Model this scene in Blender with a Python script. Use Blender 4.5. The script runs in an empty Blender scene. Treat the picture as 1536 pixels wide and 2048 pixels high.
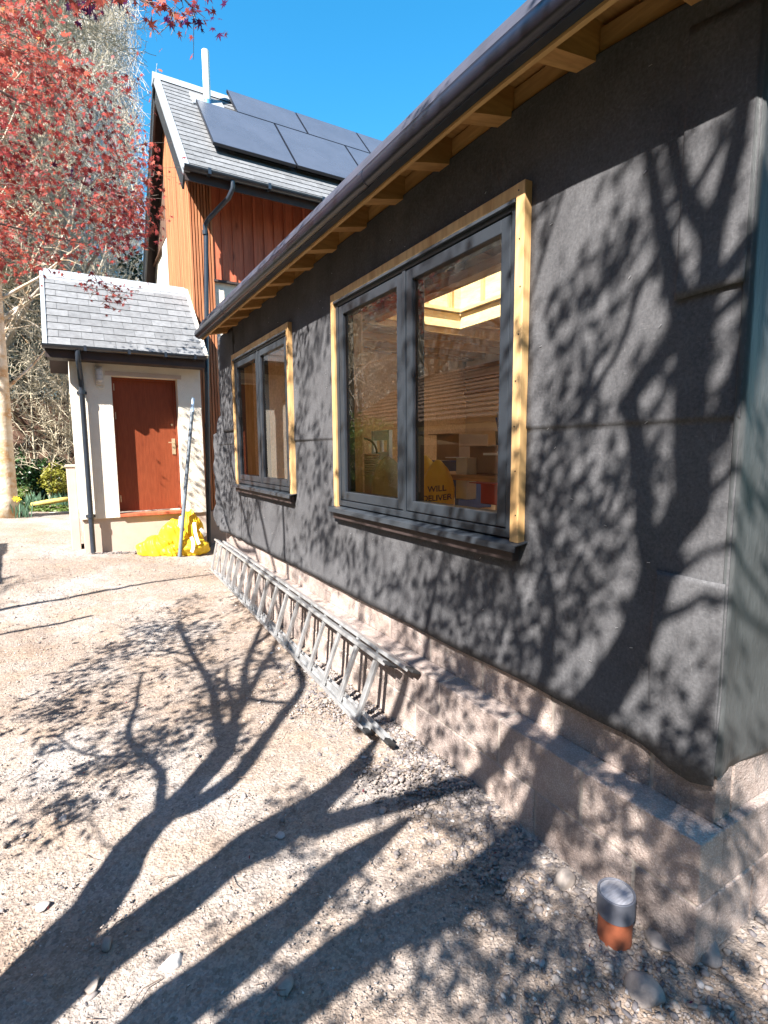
import bpy, bmesh, math, random
import numpy as np
from mathutils import Vector, Matrix, noise
R = math.radians
rnd = random.Random(7)
scene = bpy.context.scene
COL = scene.collection

# ------------------------------------------------------------------ camera, sky, sun, exposure
FPX = 1061.2; YAW = .5313; PITCH = .11625; ROLL = -.0079; CAMZ = 1.66
cd = bpy.data.cameras.new('camera'); cam = bpy.data.objects.new('camera', cd); COL.objects.link(cam)
cd.sensor_fit = 'VERTICAL'; cd.sensor_height = 36; cd.lens = 36*FPX/2048; cd.clip_start = .02; cd.clip_end = 3000
_f = Vector((math.sin(YAW)*math.cos(PITCH), math.cos(YAW)*math.cos(PITCH), -math.sin(PITCH)))
_r = Vector((math.cos(YAW), -math.sin(YAW), 0)); _u = _r.cross(_f)
CR = _r*math.cos(ROLL)+_u*math.sin(ROLL); CU = -_r*math.sin(ROLL)+_u*math.cos(ROLL); CF = _f
CC = Vector((0, 0, CAMZ))
m = Matrix((CR, CU, -CF)).transposed().to_4x4(); m.translation = CC; cam.matrix_world = m
scene.camera = cam
SX, SY = .858, .514; SEL = R(44.3); TAN = math.tan(SEL)
w = bpy.data.worlds.new('World'); scene.world = w; w.use_nodes = True
nt = w.node_tree; bg = nt.nodes['Background']; sky = nt.nodes.new('ShaderNodeTexSky')
sky.sky_type = 'NISHITA'; sky.sun_disc = False; sky.sun_elevation = SEL; sky.sun_rotation = math.atan2(-SX, -SY)
sky.air_density = 1.2; sky.dust_density = .2; sky.ozone_density = 4.0; sky.altitude = 200
hs = nt.nodes.new('ShaderNodeHueSaturation'); hs.inputs['Hue'].default_value = .485; hs.inputs['Saturation'].default_value = 1.33; hs.inputs['Value'].default_value = 1.0
nt.links.new(sky.outputs[0], hs.inputs['Color']); nt.links.new(hs.outputs[0], bg.inputs[0]); bg.inputs[1].default_value = .080
sl = bpy.data.lights.new('sun', 'SUN'); so = bpy.data.objects.new('sun', sl); COL.objects.link(so)
sl.energy = 5.0; sl.angle = R(.5); sl.color = (1, .955, .90)
so.rotation_euler = Vector((SX*math.cos(SEL), SY*math.cos(SEL), -math.sin(SEL))).to_track_quat('-Z', 'Y').to_euler()
scene.view_settings.view_transform = 'Standard'; scene.view_settings.look = 'None'
scene.view_settings.exposure = 2.0; scene.view_settings.gamma = 1
try:
    scene.cycles.max_bounces = 10; scene.cycles.transparent_max_bounces = 16
except Exception: pass

def ray(x, y): return CR*((x-768)/FPX)-CU*((y-1024)/FPX)+CF
def onplane(x, y, ax, v):
    d = ray(x, y); return CC+d*((v-CC[ax])/d[ax])
def sm(a, b, x):
    t = max(0., min(1., (x-a)/(b-a))); return t*t*(3-2*t)
def nz(x, y, z=0, s=1.): return noise.noise(Vector((x*s, y*s, z*s)))
def gz(x, y):
    z = sm(5.2, 8.6, y)*(.24-.075*max(-1.5, min(1.9, x)))
    z += sm(8.6, 12.4, y)*.2+sm(12.6, 17, y)*.75+sm(17, 60, y)*2.5
    z += .05*sm(1.2, 1.6, x)*(1-sm(6, 7.5, y))*(.7+.6*nz(x, y, 3, 2.3))
    return z

# ------------------------------------------------------------------ materials
class Mat:
    def __init__(s, name):
        s.m = bpy.data.materials.new(name); s.m.use_nodes = True; s.n = s.m.node_tree.nodes; s.l = s.m.node_tree.links
        s.b = s.n['Principled BSDF']; s.tc = s.n.new('ShaderNodeTexCoord')
    def N(s, t, **k):
        n = s.n.new('ShaderNode'+t)
        for a, v in k.items(): setattr(n, a, v)
        return n
    def coord(s, scale=(1, 1, 1), kind='Object'):
        mp = s.N('Mapping'); mp.inputs['Scale'].default_value = scale; s.l.new(s.tc.outputs[kind], mp.inputs[0]); return mp.outputs[0]
    def noise(s, sc, det=4, rough=.6, scale=(1, 1, 1), kind='Object'):
        n = s.N('TexNoise'); n.inputs['Scale'].default_value = sc; n.inputs['Detail'].default_value = det; n.inputs['Roughness'].default_value = rough
        s.l.new(s.coord(scale, kind), n.inputs['Vector']); return n.outputs['Fac']
    def vor(s, sc, feature='F1', out='Distance', scale=(1, 1, 1)):
        n = s.N('TexVoronoi', feature=feature); n.inputs['Scale'].default_value = sc
        s.l.new(s.coord(scale), n.inputs['Vector']); return n.outputs[out]
    def ramp(s, fac, stops):
        n = s.N('ValToRGB'); e = n.color_ramp.elements
        while len(e) < len(stops): e.new(.5)
        for i, (p, c) in enumerate(stops): e[i].position = p; e[i].color = (*c, 1) if len(c) == 3 else c
        s.l.new(fac, n.inputs[0]); return n.outputs[0]
    def mix(s, fac, a, b, mode='MIX'):
        n = s.N('MixRGB', blend_type=mode)
        for i, v in enumerate((fac, a, b)):
            if isinstance(v, (int, float)): n.inputs[i].default_value = v if i == 0 else (v, v, v, 1)
            elif isinstance(v, tuple): n.inputs[i].default_value = (*v, 1)
            else: s.l.new(v, n.inputs[i])
        return n.outputs[0]
    def math(s, op, a, b=0.):
        n = s.N('Math', operation=op)
        for i, v in enumerate((a, b)):
            if isinstance(v, (int, float)): n.inputs[i].default_value = v
            else: s.l.new(v, n.inputs[i])
        return n.outputs[0]
    def attr(s, name='tint'):
        n = s.N('Attribute'); n.attribute_name = name; return n.outputs['Fac']
    def bump(s, h, strength=.5, dist=.01, prev=None):
        n = s.N('Bump'); n.inputs['Strength'].default_value = strength; n.inputs['Distance'].default_value = dist
        s.l.new(h, n.inputs['Height'])
        if prev: s.l.new(prev, n.inputs['Normal'])
        s.l.new(n.outputs[0], s.b.inputs['Normal']); return n.outputs[0]
    def base(s, c):
        if isinstance(c, tuple): s.b.inputs['Base Color'].default_value = (*c, 1)
        else: s.l.new(c, s.b.inputs['Base Color'])
    def set(s, rough=None, metal=None, spec=None, **k):
        if rough is not None:
            if isinstance(rough, (int, float)): s.b.inputs['Roughness'].default_value = rough
            else: s.l.new(rough, s.b.inputs['Roughness'])
        if metal is not None: s.b.inputs['Metallic'].default_value = metal
        if spec is not None: s.b.inputs['Specular IOR Level'].default_value = spec
        return s
M = {}
def simple(name, col, rough=.6, metal=0, var=.15, sc=6, bmp=0, bsc=60, spec=.5, scale=(1, 1, 1), tint=False):
    a = Mat(name); f = a.noise(sc, 5, .65, scale)
    c = a.ramp(f, [(.3, tuple(v*(1-var) for v in col)), (.7, tuple(min(1, v*(1+var)) for v in col))])
    if tint: c = a.mix(1, c, a.ramp(a.attr(), [(0, (.85, .85, .85)), (1, (1.12, 1.12, 1.12))]), 'MULTIPLY')
    a.base(c); a.set(rough, metal, spec)
    if bmp: a.bump(a.noise(bsc, 4, .6, scale), bmp, .01)
    M[name] = a.m; return a

def make_mats():
    # gravelly ground
    a = Mat('gravel_ground')
    big = a.noise(.55, 6, .6); mid = a.noise(2.6, 6, .65)
    c = a.ramp(big, [(.34, (.205, .155, .122)), (.48, (.262, .218, .187)), (.62, (.315, .290, .272))])
    c = a.mix(a.math('MULTIPLY', a.ramp(mid, [(.42, (0, 0, 0)), (.62, (1, 1, 1))]), .5), c, (0.255, 0.18, 0.125))
    vc = a.vor(55, out='Color'); bw = a.N('RGBToBW'); a.l.new(vc, bw.inputs[0])
    c = a.mix(.48, c, a.mix(1, c, a.ramp(bw.outputs[0], [(.15, (.55, .53, .52)), (.5, (1, 1, 1)), (.85, (1.35, 1.33, 1.3))]), 'MULTIPLY'))
    vc = a.vor(140, out='Color'); bw = a.N('RGBToBW'); a.l.new(vc, bw.inputs[0])
    c = a.mix(.45, c, a.mix(1, c, a.ramp(bw.outputs[0], [(.2, (.6, .6, .6)), (.8, (1.35, 1.35, 1.35))]), 'MULTIPLY'))
    # dark lawn and soil, added left and behind to cut bounced light
    sx = a.N('SeparateXYZ'); a.l.new(a.tc.outputs['Object'], sx.inputs[0]); wob = a.math('MULTIPLY', a.math('SUBTRACT', a.noise(1.2, 4, .7), .5), .5)
    e1 = a.math('LESS_THAN', a.math('ADD', sx.outputs[0], wob), -1.15); e2 = a.math('LESS_THAN', a.math('ADD', sx.outputs[1], wob), .05)
    lawn = a.ramp(a.noise(5, 6, .7), [(.3, (.030, .028, .016)), (.55, (.040, .055, .018)), (.75, (.07, .09, .03))])
    c = a.mix(a.math('MAXIMUM', e1, e2), c, lawn)
    a.base(c); a.set(.95, spec=.15)
    b = a.bump(a.vor(70), .5, .010); b = a.bump(a.vor(170), .5, .005, b); a.bump(a.noise(9, 6, .7), .5, .03, b)
    M['ground'] = a.m
    # stones
    a = Mat('stone'); t = a.attr()
    c = a.ramp(t, [(0, (.11, .10, .105)), (.3, (.20, .175, .165)), (.55, (.32, .265, .225)), (.8, (.36, .335, .325)), (1, (.52, .49, .46))])
    c = a.mix(.5, c, a.mix(1, c, a.ramp(a.noise(40, 5, .7), [(.3, (.6, .6, .6)), (.7, (1.3, 1.3, 1.3))]), 'MULTIPLY'))
    a.base(c); a.set(.92, spec=.2); a.bump(a.noise(120, 4, .7), .5, .004); M['stone'] = a.m
    # black breather membrane with pale fibres
    a = Mat('breather_membrane')
    f1 = a.noise(260, 2, .5, (1, .12, 1)); f2 = a.noise(230, 2, .5, (1, 1, .12)); f3 = a.noise(3.5, 5, .6)
    fib = a.math('MAXIMUM', a.math('GREATER_THAN', f1, .69), a.math('GREATER_THAN', f2, .70))
    c = a.ramp(f3, [(.3, (.064, .063, .066)), (.7, (.100, .099, .103))])
    c = a.mix(a.math('MULTIPLY', fib, .16), c, (.26, .25, .25))
    wv = a.noise(90, 3, .7); c = a.mix(.5, c, a.mix(1, c, a.ramp(wv, [(.35, (.65, .65, .65)), (.65, (1.35, 1.35, 1.35))]), 'MULTIPLY'))
    a.base(c); a.set(.8, spec=.08)
    b = a.bump(a.noise(14, 5, .6, (1, 1, .35)), .35, .02); a.bump(a.noise(300, 2), .25, .002, b); M['membrane'] = a.m
    a = Mat('grey_green_membrane')
    c = a.ramp(a.noise(4, 5), [(.3, (.042, .044, .045)), (.7, (.070, .074, .075))]); a.base(c); a.set(.5, spec=.2)
    b = a.bump(a.noise(9, 5, .6, (1, 1, .3)), .5, .03); a.bump(a.noise(300, 2), .25, .002, b); M['wrap'] = a.m
    simple('felt_edge', (.030, .031, .048), .7, var=.3, sc=5)
    # concrete block
    a = Mat('concrete_block')
    c = a.ramp(a.noise(5, 6, .7), [(.3, (.31, .25, .228)), (.55, (.42, .35, .32)), (.75, (.48, .42, .39))])
    c = a.mix(1, c, a.ramp(a.attr(), [(0, (.8, .8, .8)), (1, (1.15, 1.12, 1.08))]), 'MULTIPLY')
    c = a.mix(.6, c, a.mix(1, c, a.ramp(a.vor(150), [(.1, (1.25, 1.25, 1.25)), (.6, (.7, .68, .66))]), 'MULTIPLY')); c = a.mix(.75, c, a.mix(1, c, a.ramp(a.noise(2.2, 7, .75), [(.35, (.68, .64, .62)), (.5, (1, 1, 1)), (.68, (1.22, 1.22, 1.22))]), 'MULTIPLY'))
    a.base(c); a.set(.95, spec=.15); b = a.bump(a.vor(160), .6, .005); b = a.bump(a.noise(30, 6, .75), .9, .012, b); a.bump(a.noise(7, 5, .7), .6, .03, b); M['block'] = a.m
    simple('mortar', (.36, .31, .27), .95, var=.2, sc=20, bmp=.6, bsc=90, spec=.1)
    # timber (grain along chosen axis)
    def wood(name, col, dark, scale, rough=.6, tint=True):
        a = Mat(name); g = a.noise(9, 6, .65, scale); g2 = a.noise(60, 3, .5, scale)
        c = a.ramp(g, [(.3, dark), (.6, col)]); c = a.mix(.35, c, a.mix(1, c, a.ramp(g2, [(.4, (.7, .66, .6)), (.6, (1.2, 1.2, 1.2))]), 'MULTIPLY'))
        kn = a.vor(3.1, scale=tuple(max(v, .35) for v in scale)); c = a.mix(a.ramp(kn, [(.0, (1, 1, 1)), (.06, (.7, .7, .7)), (.10, (0, 0, 0))]), c, tuple(v*.45 for v in dark))
        if tint: c = a.mix(1, c, a.ramp(a.attr(), [(0, (.78, .76, .74)), (1, (1.15, 1.15, 1.15))]), 'MULTIPLY')
        a.base(c); a.set(rough, spec=.3); a.bump(g2, .25, .003); M[name] = a.m
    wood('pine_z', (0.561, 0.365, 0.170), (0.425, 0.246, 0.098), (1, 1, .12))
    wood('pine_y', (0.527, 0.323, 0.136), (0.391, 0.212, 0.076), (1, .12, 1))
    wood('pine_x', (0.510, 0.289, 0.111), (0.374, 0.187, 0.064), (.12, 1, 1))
    wood('lantern_y', (.74, .56, .27), (.62, .44, .19), (.12, .12, 1))
    wood('cladding', (0.46, 0.19, 0.088), (0.32, 0.105, 0.045), (1, 1, .08))
    wood('red_board', (.46, .13, .065), (.30, .07, .035), (1, 1, .08))
    wood('red_door', (0.195, 0.045, 0.018), (0.178, 0.038, 0.015), (1, 1, .1), .42, False)
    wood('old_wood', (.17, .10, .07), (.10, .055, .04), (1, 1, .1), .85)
    wood('osb', (.80, .58, .36), (.70, .47, .27), (1, 1, .5), .8)
    simple('render_white', (.68, .62, .52), .95, var=.08, sc=3, bmp=.9, bsc=75, spec=.1)
    simple('render_smooth', (0.450, 0.360, 0.300), .9, var=.1, sc=3, bmp=.25, bsc=60, spec=.1)
    simple('slate', (.148, .150, .154), .75, var=.22, sc=14, bmp=.4, bsc=80, spec=.3, tint=True)
    simple('ridge_grey', (.26, .28, .30), .6, var=.12, sc=5, bmp=.15)
    simple('gutter_black', (.022, .028, .038), .28, var=.2, sc=8, spec=.6)
    simple('dark_brown', (.035, .022, .020), .7, var=.3)
    simple('window_grey', (0.022, 0.027, 0.034), .38, var=.08, spec=.5)
    simple('sill_grey', (0.045, 0.053, 0.064), .4, .3, var=.1)
    simple('edge_metal', (.014, .016, .028), .28, .2, var=.15, sc=2, spec=.6)
    simple('panel_black', (.068, .074, .094), .27, var=.12, sc=2, spec=.55)
    simple('panel_side', (.012, .012, .016), .4)
    simple('aluminium', (.46, .46, .46), .42, .7, var=.25, sc=12, bmp=.12)
    simple('rubber', (.015, .015, .016), .7)
    simple('flue_white', (.78, .76, .66), .4, var=.04)
    simple('flue_blue', (.10, .30, .55), .5)
    simple('brass', (.62, .50, .33), .4, .7)
    simple('lamp_glass', (.50, .46, .42), .25, var=.1)
    simple('pole_grey', (.10, .12, .14), .45, var=.25, sc=9)
    simple('pole_blue', (.42, .55, .68), .5)
    simple('pvc_grey', (.13, .135, .16), .5, var=.12, sc=9, bmp=.1)
    simple('cap_grey', (.36, .35, .37), .55, var=.3, sc=30, scale=(1, 5, 1))
    simple('pvc_orange', (.36, .105, .05), .5, var=.25, sc=12, bmp=.1)
    simple('bark', (.17, .125, .10), .9, var=.35, sc=10, bmp=.7, bsc=40)
    simple('birch_bark', (0.390, 0.330, 0.262), .85, var=.3, sc=5, bmp=.4, bsc=30, scale=(1, 1, 2))
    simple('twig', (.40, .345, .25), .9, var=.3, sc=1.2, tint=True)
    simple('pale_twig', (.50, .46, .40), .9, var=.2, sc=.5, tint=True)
    simple('soil', (.10, .07, .05), .95, var=.4, sc=9, bmp=.8)
    simple('yellow_label', (.80, .80, .78), .6)
    simple('black_ink', (.09, .06, .02), .7)
    simple('white_paper', (.80, .79, .76), .7, var=.05)
    simple('cardboard', (.42, .27, .15), .85, var=.12)
    simple('blue_plastic', (.05, .10, .28), .4)
    simple('red_plastic', (.45, .05, .03), .4)
    simple('grey_plastic', (.25, .26, .27), .5)
    simple('sacking', (.42, .40, .25), .9, bmp=.4)
    simple('tile_brown', (.20, .13, .09), .8, var=.3, sc=6, bmp=.3, tint=True)
    simple('plaster', (.86, .70, .50), .9, var=.08)
    simple('floor_grey', (.66, .58, .48), .8)
    simple('kerb', (.46, .42, .35), .9, var=.2, sc=8, bmp=.4)
    simple('log_yellow', (.50, .36, .10), .8, var=.3)
    simple('daffodil', (.85, .62, .03), .6)
    def leafm(name, stops, tr=.35, rough=.5):
        a = Mat(name); c = a.ramp(a.attr(), stops); a.base(c); a.set(rough, spec=.3)
        t = a.N('BsdfTranslucent'); a.l.new(c, t.inputs[0]); mx = a.N('MixShader'); mx.inputs[0].default_value = tr
        a.l.new(a.b.outputs[0], mx.inputs[1]); a.l.new(t.outputs[0], mx.inputs[2]); a.l.new(mx.outputs[0], a.n['Material Output'].inputs[0]); M[name] = a.m
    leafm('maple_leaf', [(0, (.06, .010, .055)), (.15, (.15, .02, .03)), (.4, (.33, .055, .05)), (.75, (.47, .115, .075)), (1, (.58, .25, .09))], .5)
    leafm('laurel_leaf', [(0, (.012, .035, .012)), (.6, (.03, .075, .025)), (1, (.12, .20, .06))], .2, .3)
    leafm('lime_leaf', [(0, (.14, .15, .02)), (1, (.36, .34, .06))], .35)
    leafm('hedge_leaf', [(0, (.07, .12, .03)), (1, (.20, .30, .07))], .35)
    leafm('conifer_leaf', [(0, (.010, .020, .010)), (.7, (.028, .045, .018)), (1, (.07, .085, .03))], .1)
    leafm('grass_leaf', [(0, (.05, .09, .02)), (1, (.16, .22, .05))], .3)
    leafm('bulb_leaf', [(0, (.06, .13, .08)), (1, (.18, .30, .20))], .3)
    leafm('bag_yellow', [(0, (.85, .55, .02)), (1, (.90, .66, .05))], .3, .4)
    # window glass
    a = Mat('window_glass'); tr = a.N('BsdfTransparent'); tr.inputs[0].default_value = (.97, .98, .97, 1)
    gl = a.N('BsdfGlossy'); gl.inputs['Roughness'].default_value = .004; fr = a.N('Fresnel'); fr.inputs[0].default_value = 2.0
    mx = a.N('MixShader'); a.l.new(fr.outputs[0], mx.inputs[0]); a.l.new(tr.outputs[0], mx.inputs[1]); a.l.new(gl.outputs[0], mx.inputs[2])
    a.l.new(mx.outputs[0], a.n['Material Output'].inputs[0]); M['glass'] = a.m
make_mats()

# ------------------------------------------------------------------ helpers
class MB:
    def __init__(s): s.v = []; s.f = []; s.t = []
    def add(s, vs, fs, t=.5):
        o = len(s.v); s.v.extend(tuple(v) for v in vs); s.f.extend(tuple(i+o for i in f) for f in fs); s.t.extend([t]*len(fs)); return s
    def box(s, a, b, t=.5, mat=None):
        x0, y0, z0 = a; x1, y1, z1 = b
        vs = [(x0, y0, z0), (x1, y0, z0), (x1, y1, z0), (x0, y1, z0), (x0, y0, z1), (x1, y0, z1), (x1, y1, z1), (x0, y1, z1)]
        if mat: vs = [mat @ Vector(v) for v in vs]
        return s.add(vs, [(0, 3, 2, 1), (4, 5, 6, 7), (0, 1, 5, 4), (1, 2, 6, 5), (2, 3, 7, 6), (3, 0, 4, 7)], t)
    def bar(s, p, q, wd, th, up=(0, 0, 1), t=.5):
        p = Vector(p); q = Vector(q); d = (q-p).normalized(); u = Vector(up); u = (u-d*u.dot(d)).normalized(); r = d.cross(u)
        vs = [e+r*(a*wd/2)+u*(b*th/2) for e in (p, q) for a, b in ((-1, -1), (1, -1), (1, 1), (-1, 1))]
        return s.add(vs, [(3, 2, 1, 0), (4, 5, 6, 7), (0, 1, 5, 4), (1, 2, 6, 5), (2, 3, 7, 6), (3, 0, 4, 7)], t)
    def tube(s, pts, rs, n=8, t=.5, cap=True):
        pts = [Vector(p) for p in pts]; k = len(pts)
        if isinstance(rs, (int, float)): rs = [rs]*k
        ref = None; vs = []
        for i in range(k):
            d = (pts[min(i+1, k-1)]-pts[max(i-1, 0)]); d = d.normalized() if d.length > 1e-9 else Vector((0, 0, 1))
            if ref is None: ref = d.orthogonal().normalized()
            ref = ref-d*ref.dot(d); ref = ref.normalized() if ref.length > 1e-6 else d.orthogonal().normalized()
            b = d.cross(ref)
            for j in range(n):
                an = 2*math.pi*j/n; vs.append(pts[i]+(ref*math.cos(an)+b*math.sin(an))*rs[i])
        fs = [(i*n+j, i*n+(j+1) % n, (i+1)*n+(j+1) % n, (i+1)*n+j) for i in range(k-1) for j in range(n)]
        if cap: fs += [tuple(range(n-1, -1, -1)), tuple((k-1)*n+j for j in range(n))]
        return s.add(vs, fs, t)
    def extrude(s, prof, axis, a, b, t=.5):
        # closed profile of 2D points, extruded along axis (0: profile is y,z ; 1: x,z)
        def P(u, v, h): return (h, u, v) if axis == 0 else (u, h, v)
        n = len(prof); vs = [P(u, v, a) for u, v in prof]+[P(u, v, b) for u, v in prof]
        fs = [(i, (i+1) % n, n+(i+1) % n, n+i) for i in range(n)]+[tuple(range(n-1, -1, -1)), tuple(range(n, 2*n))]
        return s.add(vs, fs, t)
    def build(s, name, mat, parent=None, smooth=False, bevel=0, recalc=True, **kw):
        me = bpy.data.meshes.new(name); me.from_pydata([tuple(v) for v in s.v], [], s.f)
        me.materials.append(M[mat] if isinstance(mat, str) else mat)
        at = me.attributes.new('tint', 'FLOAT', 'FACE'); at.data.foreach_set('value', np.array(s.t, dtype=np.float32))
        if recalc and len(s.f) < 60000:
            bm = bmesh.new(); bm.from_mesh(me); bmesh.ops.recalc_face_normals(bm, faces=bm.faces); bm.to_mesh(me); bm.free()
        if smooth:
            me.polygons.foreach_set('use_smooth', np.ones(len(me.polygons), dtype=bool))
            if smooth == 'auto':
                try: me.set_sharp_from_angle(angle=R(40))
                except Exception: pass
        o = bpy.data.objects.new(name, me); COL.objects.link(o); o.parent = parent
        if bevel:
            b = o.modifiers.new('bevel', 'BEVEL'); b.width = bevel; b.segments = 2; b.limit_method = 'ANGLE'
        return tag(o, **kw) if kw else o
def tag(o, label=None, cat=None, group=None, kind=None):
    for k, v in (('label', label), ('category', cat), ('group', group), ('kind', kind)):
        if v: o[k] = v
    return o
def thing(name, label, cat, group=None, loc=(0, 0, 0)):
    o = bpy.data.objects.new(name, None); COL.objects.link(o); o.location = loc; o.empty_display_size = .2
    return tag(o, label, cat, group)
def B(a, b, name, mat, parent, bevel=0, **kw): return MB().box(a, b, rnd.random()).build(name, mat, parent, bevel=bevel, **kw)

WX = 1.686   # membrane plane
Y0, Y1 = .82, 6.93

# ------------------------------------------------------------------ ground
def build_ground():
    def axis(lo, hi, step, far, n):
        a = list(np.arange(lo, hi+1e-6, step)); k = np.geomspace(.06, far, n)
        return np.array(sorted([lo-v for v in k]+a+[hi+v for v in k]))
    xs = axis(-1.6, 1.75, .028, 400, 34); ys = axis(.2, 9.4, .032, 400, 40)
    nx, ny = len(xs), len(ys); V = np.zeros((nx*ny, 3)); k = 0
    for y in ys:
        for x in xs:
            z = gz(x, y)
            if -1.7 < x < 1.9 and .1 < y < 9.5:
                z += .020*nz(x, y, 0, 2.2)+.008*nz(x, y, 5, 9)+.006*abs(nz(x, y, 9, 22))
            elif abs(x) > 30 or y > 60: z += min(14, .07*max(0, math.hypot(x, y)-60))
            V[k] = (x, y, z); k += 1
    f = [(j*nx+i, j*nx+i+1, (j+1)*nx+i+1, (j+1)*nx+i) for j in range(ny-1) for i in range(nx-1)]
    b = MB(); b.v = [tuple(v) for v in V]; b.f = f; b.t = [.5]*len(f)
    b.build('ground', 'ground', smooth=True, kind='structure')
build_ground()
ICO = None
def ico_template(sub):
    bm = bmesh.new(); bmesh.ops.create_icosphere(bm, subdivisions=sub, radius=1)
    v = np.array([x.co[:] for x in bm.verts]); f = np.array([[q.index for q in x.verts] for x in bm.faces]); bm.free(); return v, f
def stones(name, items, sub, seed, mat='stone', chop=(.25, .75), **kw):
    # items: (x,y,z,size,tint)
    r = np.random.RandomState(seed); tv, tf = ico_template(sub); n = len(items); nv = len(tv)
    it = np.array(items); A = np.tile(tv[None], (n, 1, 1))
    for _ in range(7):   # chop random facets so that the pebbles are angular
        d = r.normal(size=(n, 1, 3)); d /= np.linalg.norm(d, axis=2, keepdims=True)
        h = r.uniform(*chop, (n, 1)); p = (A*d).sum(2); ex = np.maximum(0, p-h); A = A-d*ex[..., None]
    A *= r.uniform(.65, 1.25, (n, 1, 3))*np.array([1, 1, .62])
    an = r.uniform(0, 6.283, n); c, s_ = np.cos(an)[:, None], np.sin(an)[:, None]
    X = A[..., 0]*c-A[..., 1]*s_; Y = A[..., 0]*s_+A[..., 1]*c
    A = np.stack([X, Y, A[..., 2]], 2)*it[:, 3][:, None, None]+it[:, None, :3]
    me = bpy.data.meshes.new(name); V = A.reshape(-1, 3); F = (tf[None]+np.arange(n)[:, None, None]*nv).reshape(-1, 3)
    me.vertices.add(len(V)); me.vertices.foreach_set('co', V.ravel().astype(np.float32))
    me.loops.add(F.size); me.loops.foreach_set('vertex_index', F.ravel().astype(np.int32))
    me.polygons.add(len(F)); me.polygons.foreach_set('loop_start', np.arange(0, F.size, 3, dtype=np.int32))
    me.update(calc_edges=True); me.materials.append(M[mat])
    at = me.attributes.new('tint', 'FLOAT', 'FACE'); at.data.foreach_set('value', np.repeat(it[:, 4], len(tf)).astype(np.float32))
    o = bpy.data.objects.new(name, me); COL.objects.link(o); return tag(o, **kw)
def build_gravel():
    r = random.Random(3); items = []
    for i in range(60000):
        y = .35+9.5*r.random()**1.5; x = r.uniform(-1.3 if y > 5 else -.7, 1.62)
        if y > 8.5 and x > .02: continue
        dens = .42+.5*nz(x, y, 1, 1.3)
        heap = sm(.35, 0, abs(x-1.42)-.1)*(1-sm(3.2, 4.2, y))
        if r.random() > dens+heap: continue
        s = .003+.0055*r.random()**2.4*(1+1.2*heap)
        t = min(1, max(0, r.gauss(.5-.15*heap, .2)))
        if y > 5: s *= 1.3
        items.append((x, y, gz(x, y)+s*.25+.004, s, t))
    for i in range(9000):   # rubble band below the blockwork
        y = .45+3.4*r.random()**1.3; x = 1.56-abs(r.gauss(0, .16))
        if y < 1.1: x = r.uniform(.5, 2.4)
        if y > .8 and x > 1.57: continue
        s = .005+.017*r.random()**2.4
        items.append((x, y, gz(x, y)+s*.35, s, min(1, max(0, r.gauss(.33, .2)))))
    for i in range(420):
        y = .5+7*r.random()**1.3; x = r.uniform(-.9, 1.5); s = .009+.016*r.random()**3
        items.append((x, y, gz(x, y)+s*.25, s, min(1, max(0, r.gauss(.55, .2)))))
    items = [q for q in items if -.4 < q[0] or q[1] > 1.5]
    stones('gravel', items, 1, 5, label='loose tan and grey gravel strewn over the dirt yard', cat='gravel', kind='stuff')
build_gravel()
def rock(px, py, s, t, label, flat=.6, seed=0):
    p = onplane(px, py, 2, 0); p.z = gz(p.x, p.y)
    o = stones('stone', [(0, 0, 0, s, t)], 3, seed, chop=(.5, .82), label=label, cat='stone', group='larger stones lying on the gravel')
    o.location = (p.x, p.y, p.z+s*.25); o.scale = (1, 1, flat/.62)
rock(342, 1932, .036, 1, 'pale white stone lying in the sunlit strip at the bottom left', .8, 1)
rock(1285, 2000, .065, .38, 'large flat grey stone lying in the shaded foreground rubble', .5, 2)
rock(1318, 1893, .065, .3, 'flat grey-brown stone beside the orange pipe stub', .45, 3)
rock(1410, 1920, .06, .32, 'grey stone to the right of the flat stone by the block corner', .6, 4)
rock(128, 1640, .022, .75, 'small pale stone on the tan dirt left of the branch shadow', .7, 5)
rock(85, 1815, .022, .7, 'small buff stone beside the left edge in front of the shadow', .6, 6)
rock(1130, 1782, .05, .6, 'tan stone leaning at the foot of the blockwork near the pipe', .8, 7)
rock(215, 1892, .03, .45, 'brownish stone in the wide trunk shadow at the bottom left', .6, 8)
rock(570, 1975, .03, .5, 'buff stone in the dark foreground between two trunk shadows', .5, 9)
rock(560, 1672, .02, .85, 'small bright stone on the grey dusty patch', .6, 10)
rock(185, 1975, .028, .5, 'rounded stone among pebbles in the bottom left corner', .7, 11)
rock(438, 1122, .06, .85, 'pale block stone under the foot of the black downpipe', .8, 12)

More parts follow.
